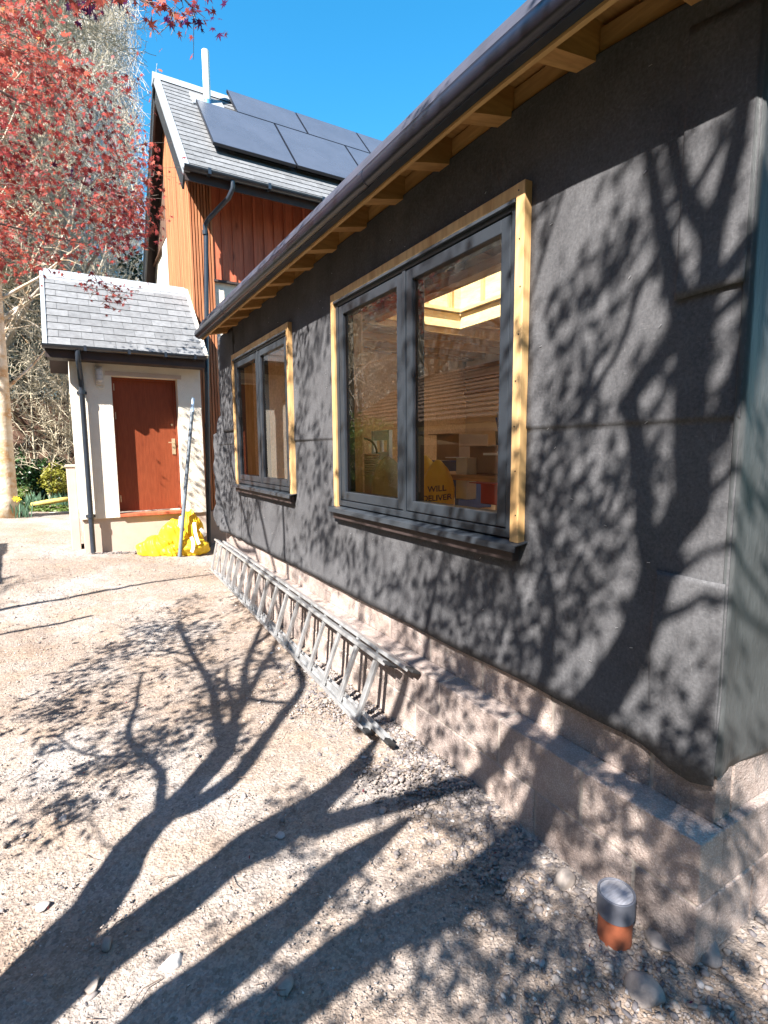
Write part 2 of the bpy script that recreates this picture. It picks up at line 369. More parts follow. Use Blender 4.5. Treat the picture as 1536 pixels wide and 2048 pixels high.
# ------------------------------------------------------------------ building extension
ext = thing('building_extension', 'flat roofed building extension wrapped in black membrane with two timber edged windows', 'extension')
WINS = [(1.66, 3.52, 1.255, 2.735), (4.37, 6.19, 1.285, 2.735)]
def wrinkle(y, z):
    d = .006*nz(y, z, 0, 1.3)+.004*nz(y*2.2, z*.7, 4, 2)
    k = sm(5.0, 6.9, y)*sm(3.0, 1.2, z); d += .018*k*nz(y*7, z*1.2, 2, 1)
    e = sm(1.25, .95, y)*sm(2.3, .8, z)*sm(.82, .90, y); d += .020*e*nz(y*9+z*2, z*2, 8, 1)+.006*e*math.sin((z*9+y*14))
    return d
def build_membrane():
    ys = set(np.round(np.arange(Y0, Y1, .035), 4)); zs = set(np.round(np.arange(.64, 3.06, .035), 4))
    for a, b, c, d in WINS: ys |= {a+.015, b-.015}; zs |= {c, d-.015}
    ys |= {Y1}; zs |= {3.06, 1.744, 1.748}; ys = sorted(ys); zs = sorted(zs)
    b = MB(); idx = {}
    for j, z in enumerate(zs):
        for i, y in enumerate(ys):
            zz = z
            if j == 0: zz = z-.012+.014*nz(y, 0, 0, 2.1)-.05*sm(1.15, .86, y)+.03*sm(.88, .83, y)
            dx = wrinkle(y, z)
            for (p, q, r_, s_) in WINS:
                if p-.06 < y < q+.06 and r_-.06 < z < s_+.06: dx *= .1
            if y > Y1-.25 and z < 2.1: dx -= .05*sm(Y1-.25, Y1, y)*(1+nz(z*5, 0))
            bulge = -.012*sm(.3, 0, z-.64)
            if z > 1.746: bulge -= (.003+.018*max(0, nz(y*1.7, 3.3)-.12))*sm(1.95, 1.746, z)+.002
            idx[i, j] = len(b.v); b.v.append((WX+dx+bulge, y, zz))
    for j in range(len(zs)-1):
        for i in range(len(ys)-1):
            cy, cz = (ys[i]+ys[i+1])/2, (zs[j]+zs[j+1])/2
            if any(p < cy < q and r_ < cz < s_-.01 for p, q, r_, s_ in WINS): continue
            b.f.append((idx[i, j], idx[i, j+1], idx[i+1, j+1], idx[i+1, j])); b.t.append(.5)
    o = b.build('wall_membrane', 'membrane', ext, smooth=True)
    m_ = o.modifiers.new('thick', 'SOLIDIFY'); m_.thickness = .004; m_.offset = 0
    # overlapping strips with lifted lower edges
    def strip(y0, y1, z0, z1, lift, seed, side=0):
        s = MB(); ny, nz_ = 24, 30; vs = []
        for j in range(nz_+1):
            for i in range(ny+1):
                y = y0+(y1-y0)*i/ny; z = z0+(z1-z0)*j/nz_
                l = .003+lift*(1-sm(0, .12, j/nz_*(z1-z0)))*(.4+.9*abs(nz(y*4, seed)))
                z2 = z+(.012*nz(y*3, seed) if j == 0 else 0)
                vs.append((WX+wrinkle(y, z)*.9-l-.004, y, z2))
        fs = [(j*(ny+1)+i, (j+1)*(ny+1)+i, (j+1)*(ny+1)+i+1, j*(ny+1)+i+1) for j in range(nz_) for i in range(ny)]
        s.add(vs, fs); o = s.build('membrane_strip', 'membrane', ext, smooth=True); q = o.modifiers.new('t', 'SOLIDIFY'); q.thickness = .003
    strip(.83, 1.03, 2.12, 2.98, .012, 1)
    strip(.825, 1.05, .66, 1.25, .001, 4)
    strip(6.2, 6.92, 1.9, 3.04, .02, 5)
    # loose flap at the far end
    s = MB(); vs = []; n1, n2 = 8, 40
    for j in range(n2+1):
        z = .68+1.36*j/n2
        for i in range(n1+1):
            u = i/n1; vs.append((WX-.01-.13*u*(.6+.9*abs(nz(z*3, 1)))*(1 if z < 1.9 else .3), Y1+.01+.05*u+.02*nz(z*6, u), z))
    s.add(vs, [(j*(n1+1)+i, (j+1)*(n1+1)+i, (j+1)*(n1+1)+i+1, j*(n1+1)+i+1) for j in range(n2) for i in range(n1)])
    o = s.build('membrane_flap', 'membrane', ext, smooth=True, label='loose curled flap at the far end'); q = o.modifiers.new('t', 'SOLIDIFY'); q.thickness = .003
    # end wall wrap, grey green
    b = MB(); vs = []; nx_, nz_ = 60, 80
    for j in range(nz_+1):
        for i in range(nx_+1):
            x = WX+4.9*(i/nx_)**1.6; z = .60+2.5*j/nz_
            if j == 0: z += (.02*nz(x, 0, 1, 3)+.01)*sm(WX, WX+.15, x)+.03*sm(WX+.25, WX, x)
            vs.append((x-.008*(i == 0), Y0+.012*nz(x*3, z*1.1, 3, 1)*sm(0, .1, x-WX)-.004+.01*sm(0, .1, x-WX)+(.018 if i == 0 else 0), z))
    b.add(vs, [(j*(nx_+1)+i, j*(nx_+1)+i+1, (j+1)*(nx_+1)+i+1, (j+1)*(nx_+1)+i) for j in range(nz_) for i in range(nx_)])
    o = b.build('end_membrane', 'wrap', ext, smooth=True, label='grey-green membrane on the end wall'); q = o.modifiers.new('t', 'SOLIDIFY'); q.thickness = .003
build_membrane()
def staples():
    b = MB(); r = random.Random(5)
    for i in range(150):
        y = r.uniform(.86, 6.8); z = r.uniform(.72, 2.9)
        if any(p-.03 < y < q+.03 and c-.1 < z < d+.03 for p, q, c, d in WINS): continue
        a = r.uniform(-1, 1); b.bar((WX+wrinkle(y, z)-.0075, y, z), (WX+wrinkle(y, z)-.0075, y+.011*math.cos(a), z+.011*math.sin(a)), .0016, .0016, (1, 0, 0))
    b.build('staple', 'aluminium', ext, kind='stuff')
staples()
def blockwork():
    # outer leaf (ledge) and inner leaf in stretcher courses
    r = random.Random(2); b = MB(); mo = MB()
    def leaf(x0, x1, zs, ys0, ys1, off):
        for k, (za, zb) in enumerate(zs):
            y = ys0-(.225 if (k+off) % 2 else 0)
            while y < ys1:
                a, c = max(y, ys0), min(y+.44, ys1)
                if c-a > .03: b.box((x0+r.uniform(0, .003), a+.002, za), (x1, c-.003, zb), r.random())
                y += .45
        mo.box((x0+.006, ys0+.01, zs[0][0]), (x1-.01, ys1-.01, zs[-1][1]-.004))
    leaf(1.58, WX+.035, [(-.18, .025), (.035, .238), (.247, .455)], Y0-.025, 7.05, 0)
    leaf(WX+.018, 1.80, [(.4555, .70)], Y0+.004, 7.0, 1)
    # end face leaf
    for k, (za, zb) in enumerate([(-.18, .025), (.035, .238), (.247, .455)]):
        x = WX+.02+(.22 if k % 2 else 0)
        if k % 2: b.box((WX+.02, Y0-.025, za), (x-.01, Y0+.03, zb), r.random())
        while x < 6.5: b.box((x, Y0-.025+r.uniform(0, .003), za), (x+.44, Y0+.03, zb), r.random()); x += .45
    mo.box((WX+.02, Y0-.018, -.18), (6.5, Y0-.01, .45))
    x = 1.81
    while x < 6.5: b.box((x, Y0+.006, .4555), (x+.44, Y0+.1, .70), r.random()); x += .45
    mo.box((1.74, Y0+.012, .45), (6.5, Y0+.09, .69)); mo.box((1.59, 7.04, -.18), (1.9, 7.05, .44))
    o = b.build('blockwork_plinth', 'block', ext, bevel=.005)
    mo.build('mortar', 'mortar', o)
blockwork()
def roof_and_eave():
    o = MB()
    # gutter with a rounded belly, felt edge board above it
    n = 9; out = [(1.400+.045*math.cos(a), 3.032+.045*math.sin(a)) for a in np.linspace(R(-75), R(-215), n)]
    out = [(1.433, 2.990)]+out+[(1.362, 3.064), (1.369, 3.064)]+[(1.400+.039*math.cos(a), 3.032+.039*math.sin(a)) for a in np.linspace(R(-205), R(-75), n)]+[(1.433, 2.997)]
    t = MB().extrude(out, 1, .42, 6.68).build('gutter', 'edge_metal', ext, smooth='auto')
    MB().box((1.392, .42, 2.981), (1.431, 6.681, 2.9885)).build('drip_strip', 'gutter_black', t)
    for y in (2.5, 5.4): MB().extrude([(a_*1.06-1.40*.06, b_*1.06-3.032*.06) for a_, b_ in out[1:n+1]]+[(1.433, 2.992)], 1, y, y+.05).build('gutter_joint', 'edge_metal', t)
    MB().extrude([(1.392, 3.085), (1.40, 3.078), (1.412, 3.09), (1.43, 3.14), (1.456, 3.186), (1.53, 3.196), (1.53, 3.2), (1.45, 3.193), (1.42, 3.145)], 1, .42, 6.68).build('roof_edge', 'felt_edge', ext)
    MB().box((1.4335, .42, 2.972), (1.452, 6.68, 3.12), .6).build('fascia', 'pine_y', ext)
    MB().box((1.45, .45, 3.158), (6.5, 1.2, 3.170), .5).box((1.45, 4.85, 3.158), (6.5, 6.68, 3.170), .45).box((1.45, 1.2, 3.158), (2.85, 4.85, 3.170), .4).box((3.86, 1.2, 3.158), (4.4, 4.85, 3.170), .55).box((5.35, 1.2, 3.158), (6.5, 4.85, 3.170), .55).box((4.4, 3.4, 3.158), (5.35, 4.85, 3.170), .5).box((1.75, 6.681, 3.06), (6.5, 6.93, 3.17), .5).build('roof_deck', 'pine_x', ext)  # leaves a second, unseen roof opening, added to brighten the room
    MB().box((1.5, .45, 3.1705), (6.5, 1.2, 3.185)).box((1.5, 4.85, 3.1705), (6.5, 6.68, 3.185)).box((1.5, 1.2, 3.1705), (2.85, 4.85, 3.185)).box((3.86, 1.2, 3.1705), (4.4, 4.85, 3.185)).box((5.35, 1.2, 3.1705), (6.5, 4.85, 3.185)).box((4.4, 3.4, 3.1705), (5.35, 4.85, 3.185)).build('roof_covering', 'edge_metal', ext)
    y = 1.41-.42*2
    while y < 6.65:
        w_ = .042
        segs = [(1.453, 2.80), (3.91, 4.4 if y < 3.4 else 6.4)] if 1.2 < y < 4.85 else [(1.453, 6.4)]
        for a, c in segs:
            zb = (lambda x: 2.992+min(.05, (x-1.453)*.22)) if a < 2 else (lambda x: 3.035)
            pr = [(a, zb(a)), (min(c, 1.70), zb(min(c, 1.70))), (c, zb(c)), (c, 3.157), (a, 3.157)] if a < 2 else [(a, 3.035), (c, 3.035), (c, 3.157), (a, 3.157)]
            MB().extrude(pr, 1, y-w_, y+w_, rnd.random()).build('rafter', 'pine_x', ext)
        y += .42
    y = 1.41-.42*2
    while y < 6.3:
        B((1.695, y+.043, 3.03), (1.735, y+.377, 3.150), 'blocking', 'pine_y', ext, .002); y += .42
    # near gable end fascia
    MB().box((1.44, .40, 2.972), (6.4, .419, 3.10), .9).build('end_fascia', 'lantern_y', ext, bevel=.002)
    MB().box((1.36, .375, 3.0), (6.4, .399, 3.09)).build('end_trim', 'edge_metal', ext, bevel=.003)
roof_and_eave()
def sag():
    # the roof edge drops a little towards the near corner
    for o in list(COL.objects):
        if o.type != 'MESH' or o.name.split('.')[0] not in ('wall_membrane', 'membrane_strip', 'gutter', 'drip_strip', 'roof_edge', 'fascia', 'rafter', 'blocking', 'roof_deck', 'roof_covering', 'end_membrane', 'end_fascia', 'end_trim'): continue
        bm = bmesh.new(); bm.from_mesh(o.data)
        if o.name.split('.')[0] in ('gutter', 'drip_strip', 'roof_edge', 'fascia', 'roof_deck', 'roof_covering'):
            for yy in np.arange(.55, 1.9, .13): bmesh.ops.bisect_plane(bm, geom=bm.verts[:]+bm.edges[:]+bm.faces[:], plane_co=(0, yy, 0), plane_no=(0, 1, 0))
        for v in bm.verts:
            x, y, z = v.co
            if y < 1.8 and z > 2.6: v.co.z -= .10*(max(0, 1.8-max(y, .8))/.9)**1.6*(.35+.65*sm(1.40, 1.68, x))*sm(2.6, 2.95, z)
        bm.to_mesh(o.data); bm.free()
sag()
def window(ya, yb, za, zb):
    w_ = bpy.data.objects.new('window', None); COL.objects.link(w_); w_.parent = ext
    f = WX-.042
    s = MB().box((f, ya, za+.0), (WX+.10, ya+.05, zb), .8).box((f, yb-.05, za), (WX+.10, yb, zb), .5).box((f+.001, ya+.05, zb-.05), (WX+.10, yb-.05, zb), .7)
    s.build('timber_surround', 'pine_z', w_, bevel=.002)
    for z in np.arange(za+.12, zb, .19): MB().tube([(f-.002, ya+.025+.01*math.sin(z*40), z), (f+.002, ya+.025+.01*math.sin(z*40), z)], .0035, 6).build('nail', 'panel_side', w_)
    a, b, c, d = ya+.052, yb-.052, za+.012, zb-.052; g = WX-.028
    fr = MB(); fw = .038
    fr.box((g, a, c), (WX+.08, a+fw, d)).box((g, b-fw, c), (WX+.08, b, d)).box((g, a+fw, d-fw), (WX+.08, b-fw, d)).box((g, a+fw, c), (WX+.08, b-fw, c+fw))
    mid = (a+b)/2; fr.box((g, mid-.016, c+fw), (WX+.08, mid+.016, d-fw))
    fr.build('frame', 'window_grey', w_, bevel=.003)
    MB().box((f-.006, a-.0, d-.018), (g-.001, b, d-.003)).build('head_cap', 'sill_grey', w_, bevel=.002)
    for (p, q) in ((a+fw+.006, mid-.022), (mid+.022, b-fw-.006)):
        sh = MB(); sw = .058; h = g+.004; z0, z1 = c+fw+.006, d-fw-.006
        sh.box((h, p, z0), (WX+.06, p+sw, z1)).box((h, q-sw, z0), (WX+.06, q, z1)).box((h, p+sw, z1-sw), (WX+.06, q-sw, z1)).box((h, p+sw, z0), (WX+.06, q-sw, z0+sw))
        so_ = sh.build('sash', 'window_grey', w_, bevel=.004)
        MB().box((h+.016, p+sw-.002, z0+sw-.002), (h+.020, p+sw+.008, z1-sw+.002)).build('gasket', 'panel_side', so_); MB().box((h+.016, q-sw-.008, z0+sw), (h+.020, q-sw+.002, z1-sw)).build('gasket', 'panel_side', so_)
        MB().add([(h+.022, p+sw-.003, z0+sw-.003), (h+.022, q-sw+.003, z0+sw-.003), (h+.022, q-sw+.003, z1-sw+.003), (h+.022, p+sw-.003, z1-sw+.003)], [(0, 3, 2, 1)]).build('pane', 'glass', so_, recalc=False)
    prof = [(WX+.03, za+.010), (WX-.078, za-.006), (WX-.080, za-.036), (WX-.076, za-.036), (WX-.073, za-.012), (WX+.03, za+.004)]
    MB().extrude(prof, 1, ya-.02, yb+.03).build('sill', 'sill_grey', w_, bevel=.001)
    MB().box((WX-.05, ya+.02, za-.085), (WX-.012, yb-.0, za-.016)).build('sill_support', 'dark_brown', w_, bevel=.003)
    # plain reveals inside
    MB().box((WX+.10, ya, za-.02), (WX+.2, yb, za+.0)).box((WX+.101, ya-.02, za), (WX+.2, ya, zb)).box((WX+.101, yb, za), (WX+.2, yb+.02, zb)).build('reveal', 'pine_z', w_)
for wn in WINS: window(*wn)
MB().tube([(WX-.02, 1.695, 1.25), (WX-.02, 1.69, 1.225)], .006, 8).build('screw_end', 'yellow_label', ext)
def interior():
    a = MB()
    # front wall inner lining around the windows
    xs = (WX+.20, WX+.215)
    ycut = [Y0+.03]+[v for p, q, c, d in WINS for v in (p, q)]+[Y1-.03]
    for i in range(0, len(ycut), 2): a.box((xs[0], ycut[i], .62), (xs[1], ycut[i+1], 3.03), .5)
    for p, q, c, d in WINS: a.box((xs[0], p, .62), (xs[1], q, c), .5).box((xs[0], p, d), (xs[1], q, 3.03), .5)
    a.build('inner_lining', 'osb', ext)
    MB().box((5.6, Y0+.05, .62), (5.65, Y1, 3.12)).build('back_wall', 'plaster', ext)
    MB().box((1.9, Y1-.05, .62), (5.6, Y1-.005, 3.12)).build('side_wall', 'osb', ext); MB().box((1.9, Y0+.03, .62), (5.6, Y0+.06, 3.12)).build('side_wall', 'osb', ext)
    MB().box((1.75, Y0+.03, .60), (5.65, Y1, .64)).build('floor', 'floor_grey', ext)
    # ceiling rails on the back wall
    for z in (2.9, 2.72, 2.52): B((5.5, 1, z), (5.595, 6.8, z+.05), 'wall_rail', 'pine_y', ext)
    # roof light upstand
    lt = .03
    u = MB().box((2.82, 1.17, 3.0), (2.85, 4.88, 3.62), .5).box((3.86, 1.17, 3.0), (3.89, 4.88, 3.62), .8).box((2.85, 4.85, 3.0), (3.86, 4.88, 3.62), .9).box((2.85, 1.17, 3.0), (3.86, 1.2, 3.62), .6)
    up = u.build('rooflight_upstand', 'lantern_y', ext, bevel=.002)
    for k in range(8):
        y = 1.5+.42*k; MB().box((3.83, y, 3.20), (3.859, y+.04, 3.60), .6).build('stud', 'pine_z', up)
    for k in range(3):
        x = 3.0+.34*k; MB().box((x, 4.82, 3.20), (x+.04, 4.849, 3.60), .6).build('stud', 'pine_z', up)
    MB().box((3.815, 1.2, 3.165), (3.858, 4.82, 3.198), .3).box((2.86, 4.806, 3.165), (3.81, 4.848, 3.198), .3).build('ledger', 'lantern_y', up)
    MB().box((2.70, 1.1, 2.96), (2.819, 4.9, 3.03), .3).box((2.70, 4.881, 2.94), (5.5, 4.95, 3.03), .4).build('trimmer_beam', 'pine_y', ext)
interior()
def room_things():
    # work table with papers and boxes, yellow sacks with lettering, sacking roll
    t = thing('work_table', 'timber work table standing inside behind the right pane of the near window', 'table', loc=(2.75, 3.0, .64))
    MB().box((-.35, -.75, .80), (.55, .55, .84), .5).build('tabletop', 'pine_y', t, bevel=.004)
    for x in (-.3, .5):
        for y in (-.7, .5): MB().box((x-.03, y-.03, 0), (x+.03, y+.03, .80), .4).build('leg', 'pine_z', t)
    def crate(name, a, b, mat, label, cat, rz=0):
        o = MB(); x0, y0, z0 = a; x1, y1, z1 = b; k = .006
        o.box((x0, y0, z0), (x1, y1, z0+k)).box((x0, y0, z0), (x0+k, y1, z1)).box((x1-k, y0, z0), (x1, y1, z1)).box((x0+k, y0, z0), (x1-k, y0+k, z1)).box((x0+k, y1-k, z0), (x1-k, y1, z1))
        o.box((x0-.10, y0, z1), (x0, y1, z1+k)); q = o.build(name, mat); tag(q, label, cat); return q
    crate('cardboard_box', (2.55, 2.78, 1.485), (2.85, 3.08, 1.68), 'cardboard', 'open brown cardboard box on the table behind the near window', 'box')
    crate('cardboard_box', (2.44, 2.98, 1.30), (2.53, 3.10, 1.60), 'white_paper', 'narrow pale carton standing against the brown box', 'carton')
    tag(MB().box((2.40, 2.55, 1.62), (2.7, 2.76, 1.635)).box((2.45, 2.5, 1.636), (2.72, 2.68, 1.645)).build('paper_stack', 'white_paper'), 'white sheets of paper lying on top of the cardboard box', 'paper')
    h = MB()
    p = thing('pen_pot', 'pot of blue and red tools on the table inside the near window', 'tool pot', loc=(2.75, 2.95, 1.69))
    MB().tube([(0, 0, 0), (0, 0, .10)], [.05, .055], 14).build('pot', 'grey_plastic', p, smooth='auto')
    for k in range(7):
        a = k*.9; MB().tube([(.02*math.cos(a), .02*math.sin(a), .06), (.05*math.cos(a), .05*math.sin(a), .20+.02*(k % 3))], .008, 6).build('tool', ('blue_plastic', 'red_plastic', 'aluminium')[k % 3], p)
    def sack(name, c, s, mat, label, cat, seed, sub=4):
        bm = bmesh.new(); bmesh.ops.create_icosphere(bm, subdivisions=sub, radius=1)
        for v in bm.verts:
            q = v.co.copy(); q.z = max(q.z, -.85)
            k = 1+.16*noise.noise(q*1.6+Vector((seed, 0, 0)))+.07*noise.noise(q*5+Vector((0, seed, 0)))
            v.co = Vector((q.x*s[0]*k, q.y*s[1]*k, q.z*s[2]*(1+.1*noise.noise(q*2))))
        me = bpy.data.meshes.new(name); bm.to_mesh(me); bm.free(); me.materials.append(M[mat])
        at = me.attributes.new('tint', 'FLOAT', 'FACE'); at.data.foreach_set('value', np.random.RandomState(seed).rand(len(me.polygons)).astype(np.float32)*.3+.3)
        me.polygons.foreach_set('use_smooth', np.ones(len(me.polygons), dtype=bool))
        o = bpy.data.objects.new(name, me); COL.objects.link(o); o.location = c; return tag(o, label, cat)
    sk = sack('delivery_sack', (2.30, 3.14, 1.31), (.11, .15, .27), 'bag_yellow', 'tall yellow sack with black lettering inside the near window', 'sack', 3)
    sack('delivery_sack', (2.40, 3.44, 1.36), (.10, .11, .25), 'bag_yellow', 'plain yellow sack behind the window mullion to the left of the lettered sack', 'sack', 9)
    # lettering laid on the sack, facing the window
    from mathutils.bvhtree import BVHTree
    bt = BVHTree.FromPolygons([v.co.copy() for v in sk.data.vertices], [tuple(p.vertices) for p in sk.data.polygons])
    fx, fy = -.62, -.785
    for body, dz, sz in (('WILL', .055, .058), ('DELIVER', -.01, .056)):
        cu = bpy.data.curves.new('lettering', 'FONT'); cu.body = body; cu.size = sz; cu.align_x = 'CENTER'; cu.offset = .0012
        to = bpy.data.objects.new('tmp', cu); COL.objects.link(to); bpy.context.view_layer.update()
        me = bpy.data.meshes.new_from_object(to.evaluated_get(bpy.context.evaluated_depsgraph_get())); bpy.data.objects.remove(to)
        bm = bmesh.new(); bm.from_mesh(me); bmesh.ops.triangulate(bm, faces=bm.faces); bmesh.ops.subdivide_edges(bm, edges=bm.edges, cuts=2)
        for v in bm.verts:
            u, h = v.co.x, v.co.y; o_ = Vector((-fy*u+fx*.5, fx*u+fy*.5, dz+h+.12*u)); hit = bt.ray_cast(o_, Vector((-fx, -fy, 0)))
            v.co = (hit[0]+hit[1].normalized()*.003) if hit[0] else o_
        bm.to_mesh(me); bm.free(); me.materials.clear(); me.materials.append(M['black_ink'])
        o = bpy.data.objects.new('lettering', me); COL.objects.link(o); o.parent = sk
    sb = sack('sacking_roll', (2.42, 4.05, 1.30), (.14, .15, .30), 'sacking', 'olive sacking bundle behind the left pane of the near window', 'sacking', 5)
    crate('cardboard_box', (2.3, 4.32, 1.1), (2.62, 4.62, 1.44), 'cardboard', 'brown carton behind the lower left corner of the near window', 'box')
    st = thing('white_chair', 'white painted chair back seen through the left pane of the near window', 'chair', loc=(2.80, 4.80, .64))
    for y in (-.16, .16): MB().box((-.02, y-.02, 0), (.02, y+.02, 1.22)).build('leg', 'white_paper', st)
    for y in (-.16, .16): MB().box((.36, y-.02, 0), (.40, y+.02, .45)).build('leg', 'white_paper', st)
    MB().box((-.02, -.2, .45), (.42, .2, .49)).build('seat', 'white_paper', st, bevel=.006)
    MB().box((-.015, -.16, 1.12), (.015, .16, 1.22)).box((-.015, -.16, .92), (.015, .16, 1.0)).box((-.015, -.02, 1.0), (.015, .02, 1.12)).build('backrest', 'white_paper', st, bevel=.004)
    bk = thing('wicker_basket', 'brown wicker basket low behind the left corner of the near window', 'basket', loc=(2.35, 4.36, 1.44))
    wb = MB()
    for k in range(9): wb.tube([((.10+.005*k)*math.cos(a), (.10+.005*k)*math.sin(a), k*.022) for a in np.linspace(0, 6.2832, 25)], .011, 6, rnd.random())
    wb.tube([(0, 0, 0), (0, 0, .01)], .10, 20); wb.build('weave', 'cardboard', bk)
    MB().tube([(.14*math.cos(a), 0, .19+.14*math.sin(a)) for a in np.linspace(0, math.pi, 13)], .010, 6).build('handle', 'old_wood', bk)
    crate('cardboard_box', (2.62, 2.50, 1.485), (2.95, 2.74, 1.60), 'cardboard', 'flat brown box on the table nearest to the right edge of the pane', 'box')
    crate('storage_box', (3.1, 3.9, 1.1), (3.5, 4.3, 1.55), 'blue_plastic', 'blue plastic storage box in the room behind the yellow sacks', 'storage box')
    crate('cardboard_box', (3.1, 3.9, 1.56), (3.45, 4.25, 1.80), 'cardboard', 'brown carton stacked on the blue storage box', 'box')
    crate('storage_box', (2.35, 2.50, 1.30), (2.55, 2.72, 1.44), 'red_plastic', 'small red crate at the lower right corner of the near window', 'crate')
    # step ladder beyond
    ch = thing('office_chair', 'dark grey office chair standing in the middle of the room behind the glass', 'chair', loc=(3.3, 3.5, .64))
    MB().box((-.22, -.22, .78), (.22, .22, .84)).build('seat', 'grey_plastic', ch, bevel=.03)
    MB().box((.20, -.2, .88), (.25, .2, 1.28)).build('backrest', 'panel_side', ch, bevel=.03)
    MB().tube([(0, 0, .05), (0, 0, .78)], .025, 10).build('stem', 'panel_side', ch)
    for k in range(5):
        a = k*1.2566; MB().bar((0, 0, .08), (.26*math.cos(a), .26*math.sin(a), .04), .035, .03).build('leg', 'panel_side', ch)
room_things()

# ------------------------------------------------------------------ ladder lying on its side
def ladder():
    t = thing('extension_ladder', 'aluminium double extension ladder lying on its side against the blockwork', 'ladder')
    def section(name, A, B_, C, D, rung0):
        # A,B_: ground stile near/far ; C,D: upper stile near/far
        A, B_, C, D = map(Vector, (A, B_, C, D))
        s = bpy.data.objects.new(name, None); COL.objects.link(s); s.parent = t
        nrm = (C-A).cross(B_-A).normalized(); up = (C-A).normalized()
        for p, q in ((A, B_), (C, D)):
            b = MB(); b.bar(p, q, .005, .056, up.cross((q-p).normalized()))
            side = up*(1 if p is A else -1)
            for sgn in (-1, 1): b.bar(p+nrm*sgn*.0275+side*.009, q+nrm*sgn*.0275+side*.009, .018, .003, nrm)
            b.build('stile', 'aluminium', s, bevel=.001)
            e = (q-p).normalized(); MB().bar(p-e*.045, p+e*.03, .014, .058, up.cross(e)).build('end_cap', 'rubber', s, bevel=.003)
        L = (B_-A).length; n = int((L-rung0)/.262)+1
        for k in range(n):
            u = (rung0+k*.262)/L; p = A.lerp(B_, u); q = C.lerp(D, u)
            MB().bar(p, q, .029, .024, nrm, rnd.random()).build('rung', 'aluminium', s, bevel=.004)
    section('lower_section', (1.34, 2.50, .085), (1.46, 6.85, .17), (1.495, 2.50, .445), (1.545, 6.85, .545), .12)
    section('upper_section', (1.388, 2.34, .088), (1.50, 6.6, .168), (1.546, 2.34, .458), (1.588, 6.6, .555), .36)
ladder()

# ------------------------------------------------------------------ pipe stub
def stub():
    p = (1.475, 1.0, gz(1.475, 1.0)-.02)
    t = thing('pipe_stub', 'orange drain pipe stub with a grey cap sticking out of the rubble', 'pipe', loc=p)
    def ring(z0, z1, ro, ri, n=40):
        b = MB(); vs = [(r_*math.cos(6.28318*i/n), r_*math.sin(6.28318*i/n), z) for r_, z in ((ro, z0), (ro, z1), (ri, z1), (ri, z0)) for i in range(n)]
        return b.add(vs, [(k*n+i, k*n+(i+1) % n, ((k+1) % 4)*n+(i+1) % n, ((k+1) % 4)*n+i) for k in range(4) for i in range(n)])
    ring(-.05, .155, .054, .048).build('pipe', 'pvc_orange', t, smooth='auto')
    ring(.115, .190, .060, .053).build('collar', 'pvc_grey', t, smooth='auto', bevel=.002)
    MB().tube([(0, 0, .170), (0, 0, .187), (0, 0, .190)], [.052, .052, .046], 40).build('cap', 'cap_grey', t, smooth='auto')
    ring(.180, .186, .050, .044).build('cap_rim', 'pvc_grey', t, smooth='auto')
stub()

# ------------------------------------------------------------------ slate helper
def slates(b, x0, x1, L, gauge, width, P, seed, lift=.010):
    r = random.Random(seed); k = 0; s = 0
    while s < L-.01:
        x = x0-(width/2 if k % 2 else 0)
        while x < x1:
            a, c = max(x, x0)+.002, min(x+width, x1)-.002; e = min(s+gauge*1.35, L)
            if c-a > .02:
                j = r.uniform(0, .003); jt = r.random()
                v = [P(a, s-.0+j, lift+.006), P(c, s+j, lift+.006+r.uniform(0, .002)), P(c, e, .004), P(a, e, .004), P(a, s+j, lift-.003), P(c, s+j, lift-.003), P(c, e, -.002), P(a, e, -.002)]
                b.add(v, [(0, 1, 2, 3), (4, 5, 1, 0), (1, 5, 6, 2), (3, 7, 4, 0), (7, 6, 5, 4)], jt)
            x += width
        s += gauge; k += 1
def halfround(b, p, q, r_, n=10, th=.004):
    # open gutter, axis from p to q (along X), open at the top
    p = Vector(p); q = Vector(q); vs = []
    for e in (p, q):
        for rr in (r_, r_-th):
            for i in range(n+1):
                a = math.pi+math.pi*i/n; vs.append(e+Vector((0, math.cos(a)*rr, math.sin(a)*rr)))
    m_ = n+1; fs = []
    for i in range(n):
        fs += [(i, i+1, 2*m_+i+1, 2*m_+i), (m_+i, 3*m_+i, 3*m_+i+1, m_+i+1), (i, m_+i, m_+i+1, i+1), (2*m_+i, 2*m_+i+1, 3*m_+i+1, 3*m_+i)]
    fs += [(0, 2*m_, 3*m_, m_), (n, m_+n, 3*m_+n, 2*m_+n)]
    b.add(vs, fs)

